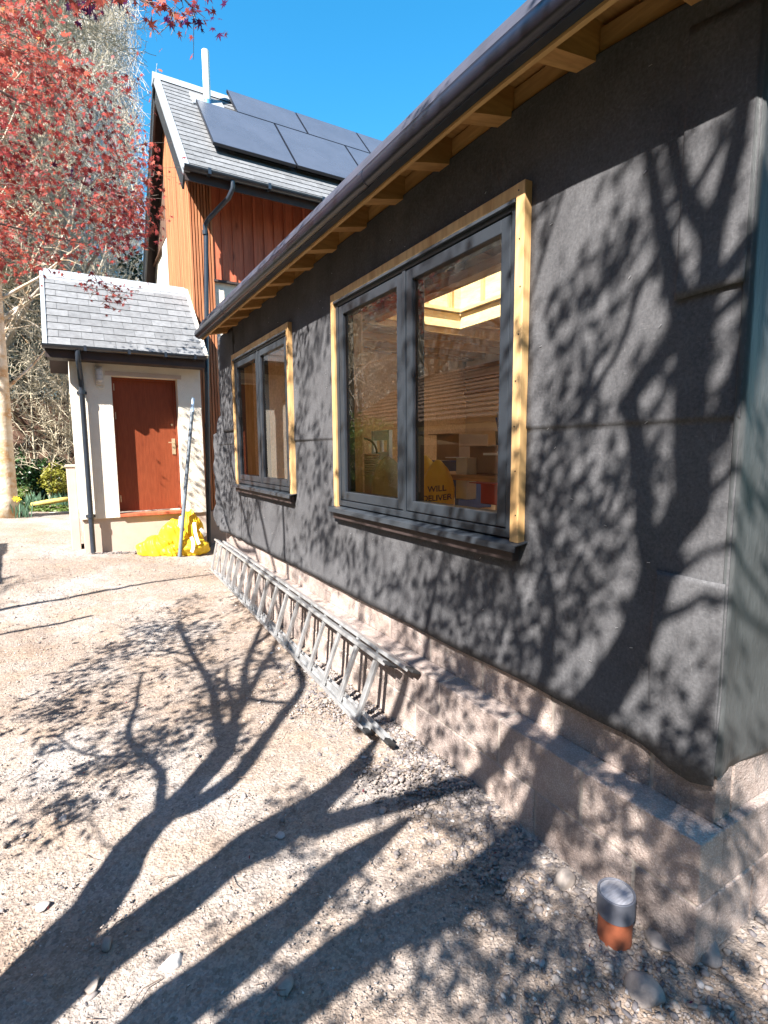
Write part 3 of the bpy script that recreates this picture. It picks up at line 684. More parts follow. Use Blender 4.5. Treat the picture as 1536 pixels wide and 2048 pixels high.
# ------------------------------------------------------------------ house
house = thing('house', 'two storey house with orange timber cladding, slate roof and solar panels', 'house')
def build_house():
    XV, YE, ZE = 1.70, 8.47, 5.72; PT = R(48.1); RL = 3.30
    ny, nzv = -math.sin(PT), math.cos(PT)
    def P(x, s, h=0): return (x, YE+s*math.cos(PT)+ny*h, ZE+s*math.sin(PT)+nzv*h)
    YR, ZR = YE+RL*math.cos(PT), ZE+RL*math.sin(PT); XE = 10.5
    PB = R(42)
    def Q(x, s, h=0): return (x, YR+s*math.cos(PB)+math.sin(PB)*h, ZR-s*math.sin(PB)+math.cos(PB)*h)
    LB = 4.0
    roof = MB()
    roof.add([P(XV, 0, -.10), P(XE, 0, -.10), P(XE, RL, -.10), P(XV, RL, -.10), P(XV, 0), P(XE, 0), P(XE, RL), P(XV, RL)], [(0, 3, 2, 1), (4, 5, 6, 7), (0, 1, 5, 4), (3, 0, 4, 7), (1, 2, 6, 5)])
    roof.add([Q(XV, 0, -.10), Q(XE, 0, -.10), Q(XE, LB, -.10), Q(XV, LB, -.10), Q(XV, 0), Q(XE, 0), Q(XE, LB), Q(XV, LB)], [(0, 1, 2, 3), (7, 6, 5, 4), (3, 2, 6, 7), (0, 3, 7, 4), (1, 5, 6, 2)])
    ro = roof.build('roof', 'dark_brown', house)
    s = MB(); slates(s, XV+.05, XE, RL-.02, .155, .29, P, 4); slates(s, XV+.05, XE, LB, .3, .6, Q, 5); s.build('slates', 'slate', ro)
    MB().add([P(XV-.02, -.02, -.09), P(XV+.07, -.02, -.09), P(XV+.07, RL+.02, -.09), P(XV-.02, RL+.02, -.09), P(XV-.02, -.02, .028), P(XV+.07, -.02, .028), P(XV+.07, RL+.02, .028), P(XV-.02, RL+.02, .028)], [(0, 3, 2, 1), (4, 5, 6, 7), (0, 1, 5, 4), (3, 0, 4, 7), (1, 2, 6, 5), (2, 3, 7, 6)]).build('verge_trim', 'ridge_grey', ro, bevel=.006)
    MB().add([Q(XV-.02, 0, -.09), Q(XV+.07, 0, -.09), Q(XV+.07, LB, -.09), Q(XV-.02, LB, -.09), Q(XV-.02, 0, .028), Q(XV+.07, 0, .028), Q(XV+.07, LB, .028), Q(XV-.02, LB, .028)], [(0, 3, 2, 1), (4, 5, 6, 7), (0, 1, 5, 4), (3, 0, 4, 7), (1, 2, 6, 5), (2, 3, 7, 6)]).build('verge_trim', 'gutter_black', ro, bevel=.006)
    # barge board below verge
    b = MB()
    for F, L in ((P, RL), (Q, LB)):
        b.add([F(XV-.012, .0, -.30), F(XV+.02, .0, -.30), F(XV+.02, L, -.30), F(XV-.012, L, -.30), F(XV-.012, 0, -.10), F(XV+.02, 0, -.10), F(XV+.02, L, -.10), F(XV-.012, L, -.10)], [(0, 3, 2, 1), (4, 5, 6, 7), (0, 1, 5, 4), (3, 0, 4, 7), (1, 2, 6, 5), (2, 3, 7, 6)])
    b.build('barge_board', 'gutter_black', house)
    rc = MB(); x = XV-.03
    while x < XE:
        rc.add([(x, YR-.15, ZR-.13), (x+.44, YR-.15, ZR-.13), (x+.44, YR, ZR+.055), (x, YR, ZR+.055), (x, YR+.16, ZR-.11), (x+.44, YR+.16, ZR-.11)], [(0, 1, 2, 3), (3, 2, 5, 4), (0, 3, 4), (1, 5, 2)]); x += .45
    rc.build('ridge_tiles', 'ridge_grey', ro)
    # eaves
    gt = MB(); halfround(gt, (XV-.03, YE-.05, ZE+.01), (XE, YE-.05, ZE+.01), .062, 12); g = gt.build('gutter', 'gutter_black', house, smooth='auto')
    for x in (2.0, 2.9, 3.8, 4.7): MB().extrude([(YE-.118, ZE+.03), (YE-.118, ZE-.056), (YE+.012, ZE-.056), (YE+.012, ZE+.03), (YE+.006, ZE+.03), (YE+.006, ZE-.05), (YE-.112, ZE-.05), (YE-.112, ZE+.03)], 0, x, x+.045).build('gutter_joint', 'gutter_black', g)
    MB().box((XV, YE+.022, ZE-.15), (XE, YE+.045, ZE-.02)).build('fascia', 'dark_brown', house)
    # walls
    XW, YW = 1.89, 9.22
    def body(x0, x1, name, mat, zlo):
        yb = 13.4; zt = lambda y: (ZE+(y-YE)*math.tan(PT) if y < YR else ZR-(y-YR)*math.tan(PB))-.14
        pr = [(YW, zlo), (yb, zlo), (yb, zt(yb)), (YR, zt(YR)), (YW, zt(YW))]
        MB().extrude(pr, 0, x0, x1).build(name, mat, house)
    body(XW+.03, XE-.1, 'wall', 'render_white', -.1)
    # gable vertical slats
    yy = YW-.02; b = MB(); bk = MB(); r = random.Random(9)
    zt = lambda y: (ZE+(y-YE)*math.tan(PT) if y < YR else ZR-(y-YR)*math.tan(PB))-.16
    while yy < 11.35:
        b.box((XW-.012-r.uniform(0, .004), yy, .75), (XW+.012, yy+.030, zt(yy)-.04), r.random()); yy += .046
    bk.box((XW+.012, YW-.0, .72), (XW+.028, 11.36, 5.6), .2); bk.add([(XW+.012, YW, 5.6), (XW+.012, 11.36, 5.6), (XW+.012, 11.36, zt(11.36)), (XW+.012, YR, zt(YR)), (XW+.012, YW, zt(YW))], [(0, 1, 2, 3, 4)], .2)
    cl = b.build('gable_cladding', 'cladding', house, bevel=.002); bk.build('backing', 'cladding', cl)
    # darker recessed cladding and white render behind it
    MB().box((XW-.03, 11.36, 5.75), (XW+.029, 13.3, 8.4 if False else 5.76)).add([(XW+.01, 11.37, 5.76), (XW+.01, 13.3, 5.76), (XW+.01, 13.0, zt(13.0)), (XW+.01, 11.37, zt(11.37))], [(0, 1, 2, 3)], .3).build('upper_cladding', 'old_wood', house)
    MB().box((XW-.02, 11.361, 1.0), (XW+.028, 11.9, 5.745)).build('render_strip', 'render_white', house)
    # front: slat panel then wide boards above the extension roof
    b = MB(); x = XW-.02
    while x < 2.20:
        b.box((x, YW-.045, .68), (x+.030, YW-.015, ZE+.52), r.random()); x += .046
    b2 = MB().box((XW, YW-.014, .66), (2.2, YW-.002, ZE+.52), .2)
    fc = b.build('corner_cladding', 'cladding', house, bevel=.002); b2.build('backing', 'cladding', fc)
    b = MB(); x = 2.215
    while x < XE-.2:
        b.box((x, YW-.022, 4.45), (x+.172, YW-.002, ZE+.53), r.random()); b.box((x+.150, YW-.044, 4.45), (x+.192, YW-.0225, ZE+.529), r.random()); x += .178
    b.build('board_cladding', 'red_board', house, bevel=.002)
    MB().box((2.21, YW-.06, 4.415), (XE-.2, YW-.002, 4.448)).build('drip_board', 'dark_brown', house)
    MB().box((XW-.06, YW-.085, -.1), (2.6, YW-.002, .655)).build('plinth', 'render_smooth', house, bevel=.004)
    # solar panels
    pan = [((2.22, .78), (3.58, 2.33)), ((3.60, .78), (5.00, 2.33)), ((5.02, .78), (6.42, 2.33)), ((6.44, .78), (7.84, 2.33)),
           ((2.92, 2.35), (4.24, 3.62)), ((4.26, 2.35), (5.58, 3.62)), ((5.60, 2.35), (6.92, 3.62)), ((6.94, 2.35), (8.26, 3.62))]
    for (x0, s0), (x1, s1) in pan:
        h0, h1 = .10, .145; k = .012
        if s1 > RL: s1 = RL-.02+(s1-3.62)
        fr = MB().add([P(x0, s0, h0), P(x1, s0, h0), P(x1, s1, h0), P(x0, s1, h0), P(x0, s0, h1), P(x1, s0, h1), P(x1, s1, h1), P(x0, s1, h1)], [(0, 3, 2, 1), (4, 5, 6, 7), (0, 1, 5, 4), (3, 0, 4, 7), (1, 2, 6, 5), (2, 3, 7, 6)]).build('solar_panel', 'panel_side', house)
        MB().add([P(x0+k, s0+k, h1+.002), P(x1-k, s0+k, h1+.002), P(x1-k, s1-k, h1+.002), P(x0+k, s1-k, h1+.002)], [(0, 1, 2, 3)]).build('panel_glass', 'panel_black', fr)
    for s0 in (1.1, 2.0, 2.6, 3.1):
        MB().bar(P(2.26 if s0 < 2.3 else 2.96, s0, .06), P(8, s0, .06), .04, .04, (0, 0, 1)).build('panel_rail', 'aluminium', ro)
    # flue
    fx, fs = 2.50, 2.72; base = Vector(P(fx, fs, 0))
    MB().tube([base+Vector((0, 0, .05)), base+Vector((0, 0, .86))], .062, 24).build('flue', 'flue_white', house, smooth='auto')
    MB().tube([base+Vector((0, 0, -.12)), base+Vector((0, 0, .06))], .066, 24).build('flue_collar', 'flue_blue', house, smooth='auto')
    MB().add([P(fx-.28, fs-.22, .035), P(fx+.28, fs-.22, .035), P(fx+.28, fs+.22, .035), P(fx-.28, fs+.22, .035), P(fx-.28, fs-.22, .01), P(fx+.28, fs-.22, .01), P(fx+.28, fs+.22, .01), P(fx-.28, fs+.22, .01)], [(0, 1, 2, 3), (4, 7, 6, 5), (0, 4, 5, 1), (1, 5, 6, 2), (2, 6, 7, 3), (3, 7, 4, 0)]).build('flue_flashing', 'ridge_grey', house)
    # downpipe with swan neck
    a = onplane(466, 385, 1, YE-.05); a.z = ZE-.05; bpt = onplane(410, 452, 1, 9.0); c_ = onplane(418, 1106, 1, 8.84)
    pts = [a, a+Vector((0, 0, -.10)), a+Vector((-.05, .06, -.22)), bpt+Vector((.05, -.05, .10)), bpt, bpt+Vector((.01, 0, -.12)), bpt.lerp(c_, .5), c_]
    pipe = MB().tube(pts, .036, 14).build('downpipe', 'gutter_black', house, smooth='auto')
    for u in (.02, .3, .6, .97): q = bpt.lerp(c_, u); MB().tube([q+Vector((0, 0, .03)), q-Vector((0, 0, .03))], .043, 14).build('pipe_clip', 'gutter_black', pipe, smooth='auto')
build_house()

# ------------------------------------------------------------------ porch
porch = thing('porch', 'small cream rendered porch with a slate roof and a red brown door', 'porch')
def build_porch():
    YF = 8.6; x0, x1 = .07, 1.80; dx0, dx1, dz0, dz1 = .578, 1.462, .76, 2.74; zb = .0; zt = 2.98; zp = .71
    w_ = MB()
    w_.box((x0, YF, zp), (dx0, YF+.2, zt)).box((dx1, YF, zp), (x1, YF+.2, zt)).box((dx0, YF+.0, dz1), (dx1, YF+.2, zt))
    w_.box((x0, YF+.2, zp), (x0+.2, 10.6, zt)).box((x1-.1, YF+.2, zp), (x1, 10.6, zt))
    w_.extrude([(YF+.25, zt), (10.6, zt), (9.58, 4.2)], 0, x0+.01, x0+.2)
    w_.build('wall', 'render_white', porch, bevel=.004)
    MB().box((x0+.03, YF+.035, -.1), (x1, YF+.3, zp-.002)).box((x0+.031, YF+.3, -.1), (x0+.3, 10.6, zp-.002)).build('plinth', 'render_smooth', porch, bevel=.004)
    MB().box((dx0-.075, YF-.008, dz1), (dx1+.06, YF-.001, dz1+.06)).build('door_margin', 'render_smooth', porch)
    d = MB().box((dx0+.002, YF+.17, dz0+.02), (dx1-.002, YF+.21, dz1-.002)).build('door', 'red_door', porch)
    MB().box((dx0+.002, YF+.15, dz0+.02), (dx0+.03, YF+.169, dz1)).box((dx1-.03, YF+.15, dz0+.02), (dx1-.002, YF+.169, dz1)).box((dx0+.031, YF+.151, dz1-.03), (dx1-.031, YF+.168, dz1-.002)).build('door_frame', 'red_door', porch)
    MB().box((dx0, YF-.02, dz0-.045), (dx1, YF+.2, dz0-.001)).build('threshold', 'red_board', porch, bevel=.004)
    MB().box((dx1-.095, YF+.158, 1.62), (dx1-.045, YF+.1695, 1.86)).build('handle_plate', 'brass', d, bevel=.003)
    MB().tube([(dx1-.07, YF+.165, 1.80), (dx1-.07, YF+.12, 1.80), (dx1-.15, YF+.115, 1.80)], .008, 8).build('door_handle', 'brass', d)
    MB().tube([(dx1-.08, YF+.17, 2.07), (dx1-.08, YF+.16, 2.07)], .016, 12).build('lock', 'brass', d)
    for z in (.92, 2.14, 2.55): MB().box((dx0+.028, YF+.155, z), (dx0+.042, YF+.172, z+.10)).build('hinge', 'brass', d)
    # roof
    YE, ZE = 8.33, 3.06; PT = R(44.5); RL = 1.82; X0, X1 = -.19, 1.83
    def P(x, s, h=0): return (x, YE+s*math.cos(PT)-math.sin(PT)*h, ZE+s*math.sin(PT)+math.cos(PT)*h)
    YR, ZR = YE+RL*math.cos(PT), ZE+RL*math.sin(PT)
    def Q(x, s, h=0): return (x, YR+s*math.cos(PT)+math.sin(PT)*h, ZR-s*math.sin(PT)+math.cos(PT)*h)
    b = MB()
    for F in (P, Q): b.add([F(X0, 0, -.07), F(X1, 0, -.07), F(X1, RL, -.07), F(X0, RL, -.07), F(X0, 0), F(X1, 0), F(X1, RL), F(X0, RL)], [(0, 3, 2, 1), (4, 5, 6, 7), (0, 1, 5, 4), (3, 0, 4, 7), (1, 2, 6, 5), (2, 3, 7, 6)])
    ro = b.build('roof', 'dark_brown', porch)
    s = MB(); slates(s, X0+.03, X1, RL, .165, .27, P, 8); slates(s, X0+.03, X1, RL, .165, .27, Q, 8); s.build('slates', 'slate', ro)
    MB().add([P(X0-.02, -.02, -.07), P(X0+.035, -.02, -.07), P(X0+.035, RL, -.07), P(X0-.02, RL, -.07), P(X0-.02, -.02, .026), P(X0+.035, -.02, .026), P(X0+.035, RL, .026), P(X0-.02, RL, .026)], [(0, 3, 2, 1), (4, 5, 6, 7), (0, 1, 5, 4), (3, 0, 4, 7), (1, 2, 6, 5), (2, 3, 7, 6)]).build('verge_trim', 'ridge_grey', ro, bevel=.005)
    rc = MB()
    for k in range(5):
        a = X0-.02+k*.41; c = min(a+.405, X1)
        rc.add([(a, YR-.17, ZR-.155), (c, YR-.17, ZR-.155), (c, YR, ZR+.04), (a, YR, ZR+.04), (a, YR+.17, ZR-.155), (c, YR+.17, ZR-.155)], [(0, 1, 2, 3), (3, 2, 5, 4), (0, 3, 4), (1, 5, 2)])
    rc.build('ridge_tiles', 'ridge_grey', ro)
    MB().bar(P(X1+.02, 0, .0), P(X1+.02, RL, .0), .05, .05).build('flashing', 'render_white', ro)
    g = MB(); halfround(g, (X0-.03, YE-.05, ZE-.005), (X1, YE-.05, ZE-.005), .055, 12)
    for e in (X0-.03,): g.add([(e, YE-.05+.055*math.cos(math.pi+math.pi*i/12), ZE-.005+.055*math.sin(math.pi+math.pi*i/12)) for i in range(13)], [tuple(range(13))])
    go = g.build('gutter', 'gutter_black', porch, smooth='auto')
    for x in (.25, .78, 1.25, 1.65): MB().extrude([(YE-.11, ZE+.005), (YE-.11, ZE-.064), (YE+.01, ZE-.064), (YE+.01, ZE), (YE+.004, ZE), (YE+.004, ZE-.058), (YE-.104, ZE-.058), (YE-.104, ZE+.005)], 0, x, x+.035).build('gutter_joint', 'gutter_black', go)
    MB().box((X0, YE+.012, ZE-.16), (X1, YE+.035, ZE-.015)).box((X0, YE+.036, ZE-.16), (X1, YF+.01, ZE-.146)).build('fascia', 'dark_brown', porch)
    MB().extrude([(YE+.01, ZE-.16), (YF+.02, ZE-.16), (YF+.02, ZE+.2), (YE+.01, ZE-.02)], 0, X0, X0+.015).build('soffit_end', 'dark_brown', porch)
    # downpipe
    px_ = .20
    pts = [(px_-.02, YE-.05, ZE-.05), (px_-.02, YE-.05, ZE-.14), (px_-.02, YE-.03, ZE-.20), (px_-.005, YF-.10, ZE-.36), (px_, YF-.075, ZE-.44), (px_, YF-.075, .9), (px_, YF-.075, gz(px_, 8.5)+.02)]
    dp = MB().tube(pts, .034, 14).build('downpipe', 'gutter_black', porch, smooth='auto')
    for z in (.74, 2.46): MB().tube([(px_, YF-.075, z), (px_, YF-.075, z+.05)], .041, 14).box((px_-.06, YF-.02, z), (px_+.06, YF-.001, z+.04)).build('pipe_clip', 'gutter_black', dp)
    # bulkhead lamp
    l = bpy.data.objects.new('wall_lamp', None); COL.objects.link(l); l.parent = porch
    MB().box((.375, YF-.035, 2.60), (.475, YF-.001, 2.86)).build('lamp_base', 'lamp_glass', l, bevel=.012)
    MB().box((.385, YF-.10, 2.63), (.465, YF-.036, 2.83)).build('lamp_shade', 'lamp_glass', l, bevel=.03)
    for z in (2.67, 2.73, 2.79): MB().tube([(.383, YF-.04, z), (.383, YF-.105, z), (.467, YF-.105, z), (.467, YF-.04, z)], .004, 6).build('guard_bar', 'cap_grey', l)
    MB().tube([(.44+.035*math.cos(a), YF-.02, 2.585+.03*math.sin(a)) for a in np.linspace(math.pi, 2.1*math.pi, 9)], .007, 6).build('cable', 'render_white', l)
build_porch()
# pier beside the porch
t = thing('garden_pier', 'pale pinkish rendered pier beside the left side of the porch', 'pier')
B((-.06, 8.9, .1), (.06, 9.3, 1.45), 'pier_body', 'render_smooth', t, .01); B((-.075, 8.885, 1.451), (.075, 9.315, 1.48), 'coping', 'render_smooth', t, .006)
# leaning pole
a = Vector((1.665, 8.50, 2.46)); b_ = Vector((1.27, 8.02, gz(1.27, 8.02)-.01))
t = thing('metal_pole', 'dark grey pole leaning against the porch wall beside the yellow bag', 'pole')
MB().tube([b_, b_.lerp(a, .93)], .027, 16).build('shaft', 'pole_grey', t, smooth='auto')
MB().tube([b_.lerp(a, .93), a], .024, 16).build('tip', 'pole_blue', t, smooth='auto')
MB().tube([b_.lerp(a, .91), b_.lerp(a, .935)], .031, 16).build('collar', 'pole_blue', t, smooth='auto')
def builders_bag():
    t = thing('bulk_bag', 'crumpled yellow builders bag with white straps at the foot of the porch', 'bag')
    b = MB()
    n1, n2 = 90, 60
    def lump(c, s, seed, fold):
        vs = []; n1, n2 = 96, 56
        for j in range(n2+1):
            ph = math.pi*j/n2
            for i in range(n1):
                th = 2*math.pi*i/n1; d = Vector((math.sin(ph)*math.cos(th), math.sin(ph)*math.sin(th), math.cos(ph)))
                q = d*1.7+Vector((seed*3.7, 0, 0)); k = 1+.20*noise.noise(q)
                w2 = Vector((math.cos(th+.5*d.z)*2.3, math.sin(th+.5*d.z)*2.3, d.z*.55+seed*1.3))
                r1 = 1-abs(noise.noise(w2))*2.2; r2 = 1-abs(noise.noise(w2*2.3+Vector((3, 1, 0))))*2.2
                k += fold*(.42*max(0, r1)**2+.18*max(0, r2)**2)*(math.sin(ph)**.6)-.10
                z = c[2]+s[2]*d.z*k; x = c[0]+s[0]*d.x*k; y = c[1]+s[1]*d.y*k
                vs.append((x, min(y, 8.60), max(z, gz(x, y)+.005)))
        fs = [(j*n1+i, j*n1+(i+1) % n1, (j+1)*n1+(i+1) % n1, (j+1)*n1+i) for j in range(n2) for i in range(n1)]
        b.add(vs, fs, .3+.5*rnd.random())
    lump((1.03, 8.33, .25), (.27, .2, .19), 1, .35)
    lump((1.30, 8.36, .38), (.22, .19, .28), 2, .4)
    lump((1.50, 8.36, .42), (.17, .17, .36), 3, .45)
    lump((1.45, 8.22, .24), (.26, .18, .16), 4, .4)
    lump((1.18, 8.18, .2), (.14, .12, .11), 6, .5)
    b.build('bag', 'bag_yellow', t, smooth=True)
    for (p0, p1, p2) in (((1.34, 8.13, .72), (1.30, 8.12, .60), (1.36, 8.11, .50)), ((1.52, 8.12, .62), (1.50, 8.06, .45), (1.56, 8.05, .3)), ((1.45, 8.04, .42), (1.50, 8.02, .30), (1.44, 8.01, .2)), ((1.6, 8.12, .52), (1.64, 8.12, .46), (1.68, 8.16, .4))):
        p0, p1, p2 = map(Vector, (p0, p1, p2)); pts = [p0.lerp(p1, u).lerp(p1.lerp(p2, u), u) for u in np.linspace(0, 1, 8)]
        s = MB()
        for u, v in zip(pts[:-1], pts[1:]): s.bar(u, v, .045, .004, (0, -1, .2))
        s.build('strap', 'yellow_label', t)
builders_bag()
def rubbish_edge():
    r = random.Random(8); it = []
    for i in range(260):
        x = r.uniform(.15, 1.75); y = 8.56-abs(r.gauss(0, .06)); s = .01+.02*r.random()**2
        it.append((x, y, gz(x, y)+s*.3, s, r.uniform(0, .35)))
    stones('soil_edge', it, 1, 12, label='dark soil and stones along the foot of the porch', cat='soil', kind='stuff')
rubbish_edge()

# ------------------------------------------------------------------ vegetation helpers
def leaf_cloud(name, mat, parent, C, size, seed, shape='maple', tint=None, droop=.3, **kw):
    # C: (n,3) centres ; each leaf a small many pointed fan
    r = np.random.RandomState(seed); n = len(C)
    if shape == 'maple':
        ang = np.array([-90, -62, -35, -5, 20, 48, 66, 90, 114, 132, 160, 185, 215, 242])*math.pi/180
        rad = np.array([.25, .42, .24, .75, .30, .92, .36, 1.1, .36, .92, .30, .75, .24, .42])
    else:
        ang = np.linspace(0, 2*math.pi, 6, endpoint=False); rad = np.array([.45, .8, .8, .45, .8, .8]); rad = np.array([1, .5, .5, 1, .5, .5])
    k = len(ang); T = np.zeros((k+1, 3)); T[1:, 0] = np.cos(ang)*rad; T[1:, 1] = np.sin(ang)*rad; T[1:, 2] = -.18*rad**2; T[0] = (0, 0, 0)
    u = r.normal(size=(n, 3)); u[:, 2] = np.abs(u[:, 2])*1.1+.15; u /= np.linalg.norm(u, axis=1, keepdims=True)
    v = r.normal(size=(n, 3)); v[:, 2] -= droop*2; v -= u*(v*u).sum(1, keepdims=True); v /= np.linalg.norm(v, axis=1, keepdims=True)
    w_ = np.cross(v, u); s = (size*r.uniform(.6, 1.25, n))[:, None, None]
    A = C[:, None, :]+s*(T[None, :, 0:1]*w_[:, None]+T[None, :, 1:2]*v[:, None]+T[None, :, 2:3]*u[:, None])
    F = np.array([[0, i+1, (i+1) % k+1] for i in range(k)]); V = A.reshape(-1, 3); F = (F[None]+np.arange(n)[:, None, None]*(k+1)).reshape(-1, 3)
    me = bpy.data.meshes.new(name); me.vertices.add(len(V)); me.vertices.foreach_set('co', V.ravel().astype(np.float32))
    me.loops.add(F.size); me.loops.foreach_set('vertex_index', F.ravel().astype(np.int32))
    me.polygons.add(len(F)); me.polygons.foreach_set('loop_start', np.arange(0, F.size, 3, dtype=np.int32)); me.update(calc_edges=True)
    me.materials.append(M[mat]); tt = r.rand(n)*.45+.28 if tint is None else np.clip(tint+r.normal(0, .13, n), 0, 1)
    at = me.attributes.new('tint', 'FLOAT', 'FACE'); at.data.foreach_set('value', np.repeat(tt, k).astype(np.float32))
    o = bpy.data.objects.new(name, me); COL.objects.link(o); o.parent = parent
    return tag(o, **kw) if kw else o

# ------------------------------------------------------------------ maple: stems follow what their shadows show on yard and wall
maple = thing('maple_tree', 'many stemmed red leaved maple overhanging the yard from the left', 'tree', loc=(0, 0, 0))
S3 = Vector((SX, SY, -TAN))     # per metre of horizontal travel
def back(P, xt):
    t = (P.x-xt)/SX; return P-S3*t
def zg(pts): return [onplane(.5208*x, 1050+.5208*y, 2, .01) for x, y in pts]
def zw2(pts): return [onplane(1000+.537*x, .537*y, 0, WX) for x, y in pts]
def zw5(pts): return [onplane(1100+.3417*x, 1000+.3417*y, 0, WX) for x, y in pts]
NODES = []   # (pos, radius) for twig growth
def build_maple():
    tr = MB(); r = random.Random(11)
    def limb(pts, rs, n=10, jit=.012):
        e_ = (pts[-1]-pts[-2]).normalized(); pts = list(pts)+[pts[-1]+e_*.28+Vector((0, 0, .03))]; rs = list(rs)
        if len(rs) > 2: rs = rs+[rs[-1]*.35]
        k = len(pts)
        if len(rs) == 2: rs = [rs[0]+(rs[1]-rs[0])*i/(k-1) for i in range(k)]
        # densify with smooth interpolation
        P = []; Q = []
        for i in range(k-1):
            p0, p1, p2, p3 = pts[max(i-1, 0)], pts[i], pts[i+1], pts[min(i+2, k-1)]
            m_ = max(2, int((p2-p1).length/.12))
            for j in range(m_):
                u = j/m_; q = .5*((2*p1)+(p2-p0)*u+(2*p0-5*p1+4*p2-p3)*u*u+(3*p1-p0-3*p2+p3)*u**3)
                P.append(q); Q.append(rs[i]+(rs[i+1]-rs[i])*u)
        P.append(pts[-1]); Q.append(rs[-1])
        Q = [max(.003, q*(.98+.06*sm(.02, .06, q))*(1+.10*nz(a.x, a.y, a.z, 3))) for a, q in zip(P, Q)]
        tr.tube(P, Q, n)
        NODES.extend((a, q) for a, q in zip(P, Q))
    xt = -1.4
    def G(zp, rs, x=xt, pre=None, post=None):
        pts = [back(p, x) for p in zg(zp)]
        if pre: pts = [Vector(p) for p in pre]+pts
        if post: pts += post
        limb(pts, rs)
    base = Vector((-1.55, .95, -.05))
    # stem 1
    g1 = [(-20, 1860), (120, 1700), (230, 1590), (330, 1490), (440, 1330), (540, 1200), (620, 1120)]
    G(g1, [.15, .13, .11, .10, .095, .09, .088, .085, .075, .07], xt, [base, (-1.50, 1.0, .45), (-1.45, 1.03, .85)])
    G([(610, 1130), (615, 1000), (595, 930), (540, 885), (500, 830), (495, 770), (515, 700), (520, 640)], (.026, .010))
    G([(640, 1120), (720, 1040), (810, 950), (850, 880), (835, 790), (825, 700), (800, 600), (740, 500), (690, 400)], (.045, .016), xt-.05)
    G([(700, 1090), (800, 1040), (900, 965), (970, 880), (1030, 790), (1100, 700), (1165, 620), (1150, 550)], (.055, .025), xt)
    G([(1090, 680), (980, 670), (900, 630), (800, 570), (720, 540)], (.02, .008))
    G([(860, 900), (900, 790), (890, 700), (870, 600)], (.03, .012), xt-.1)
    G([(540, 885), (430, 885), (330, 880), (270, 850)], (.010, .005))
    G([(900, 640), (1000, 560), (1110, 500)], (.010, .005), xt+.1)
    G([(740, 500), (600, 480), (480, 500)], (.012, .005), xt+.1)
    # stem 2
    g2 = [(60, 1900), (250, 1740), (420, 1625), (560, 1520), (700, 1425), (850, 1310), (960, 1215), (1080, 1140), (1190, 1075), (1300, 985), (1400, 885)]
    w2a = [(760, 1900), (790, 1700), (850, 1550), (910, 1350), (960, 1150)]
    G(g2, [.15, .13, .11, .10, .095, .09, .088, .085, .082, .078, .075, .065, .05, .04], xt-.15, [base+Vector((-.15, .0, 0)), (-1.66, .97, .5), (-1.62, .98, .95)])
    G([(900, 1300), (1020, 1240), (1130, 1180), (1220, 1100), (1300, 1020)], (.05, .03), xt-.3)
    # stem 3 up to the wall
    g3 = [(480, 2010), (620, 1880), (760, 1780), (890, 1680), (1010, 1580), (1130, 1480), (1270, 1340), (1400, 1250)]
    pts3 = [Vector(p) for p in (base+Vector((.05, -.18, 0)), (-1.45, .75, .6), (-1.40, .70, 1.1))]+[back(p, xt+.05) for p in zg(g3)]
    wl = [(540, 2010), (530, 1800), (500, 1600), (482, 1500), (540, 1410), (600, 1330), (660, 1280)]
    limb(pts3, [.15, .12, .10, .09, .088, .086, .082, .08, .075, .07, .055])
    wp = lambda x, y, pl=WX: onplane(x, y, 0, pl)
    limb([back(p, xt-.2) for p in (wp(745, 1480, 1.5), wp(800, 1400, 1.58), wp(850, 1290), wp(870, 1180), wp(900, 1060))], [.045, .04, .03, .02, .012])
    limb([back(p, xt+.05) for p in (wp(729, 1701, 1.2), wp(900, 1610, 1.58), wp(1010, 1500, 1.58), wp(1080, 1380), wp(1110, 1250), wp(1090, 1120))], [.055, .05, .042, .034, .025, .015])
    # stem 4, the thickest shadow crossing the plinth and wall
    g4 = [(840, 2040), (1000, 1920), (1140, 1800), (1290, 1680), (1460, 1560)]
    big = [back(p, xt) for p in zg(g4)]+[back(p, xt) for p in [onplane(900, 1800, 2, .01), onplane(1010, 1715, 2, .01), onplane(1100, 1560, 0, 1.58)]]+[back(p, xt+.25+.05*k) for k, p in enumerate(zw5([(200, 1290), (330, 1130), (430, 960), (510, 800), (570, 620), (625, 420), (660, 220)]))]+[back(p, xt+.6+.04*k) for k, p in enumerate(zw2([(715, 1900), (710, 1700), (705, 1500), (700, 1300), (660, 1120), (620, 950), (585, 780), (560, 620), (535, 480), (515, 400)]))]
    pre = [Vector(p) for p in (base+Vector((.1, -.45, 0)), (-1.45, .36, 1.0), (-1.42, .26, 1.45))]
    n_ = len(big)+3; rs = [.17, .15, .13]+[.085]*6+[.085, .082, .08, .078, .075, .072, .07]+[.064, .060, .056, .052, .047, .040, .034, .029, .025, .02]
    limb(pre+big, rs[:n_] if len(rs) >= n_ else rs+[.022]*(n_-len(rs)))
    def Wl(zp, rs, x=xt): limb([back(p, x+.8) for p in zw2(zp)], rs)
    Wl([(720, 1500), (745, 1250), (775, 1050), (770, 880), (700, 780), (655, 620), (635, 480), (630, 370)], (.038, .018))
    Wl([(775, 1050), (800, 850), (850, 680), (885, 520), (905, 380), (920, 250)], (.034, .024), xt-.1)
    Wl([(560, 2100)]+wl+[(700, 1230)], (.034, .026), xt+.05)
    Wl([(800, 1640), (830, 1560), (860, 1500), (910, 1350), (955, 1150), (975, 1000)], (.042, .034), xt-.1)
    Wl([(130, 1770), (250, 1590), (340, 1460), (430, 1330), (480, 1200), (520, 1080), (600, 950)], (.010, .014))
    Wl([(120, 1100), (160, 960), (210, 800), (260, 660), (320, 540)], (.007, .010), xt+.1)
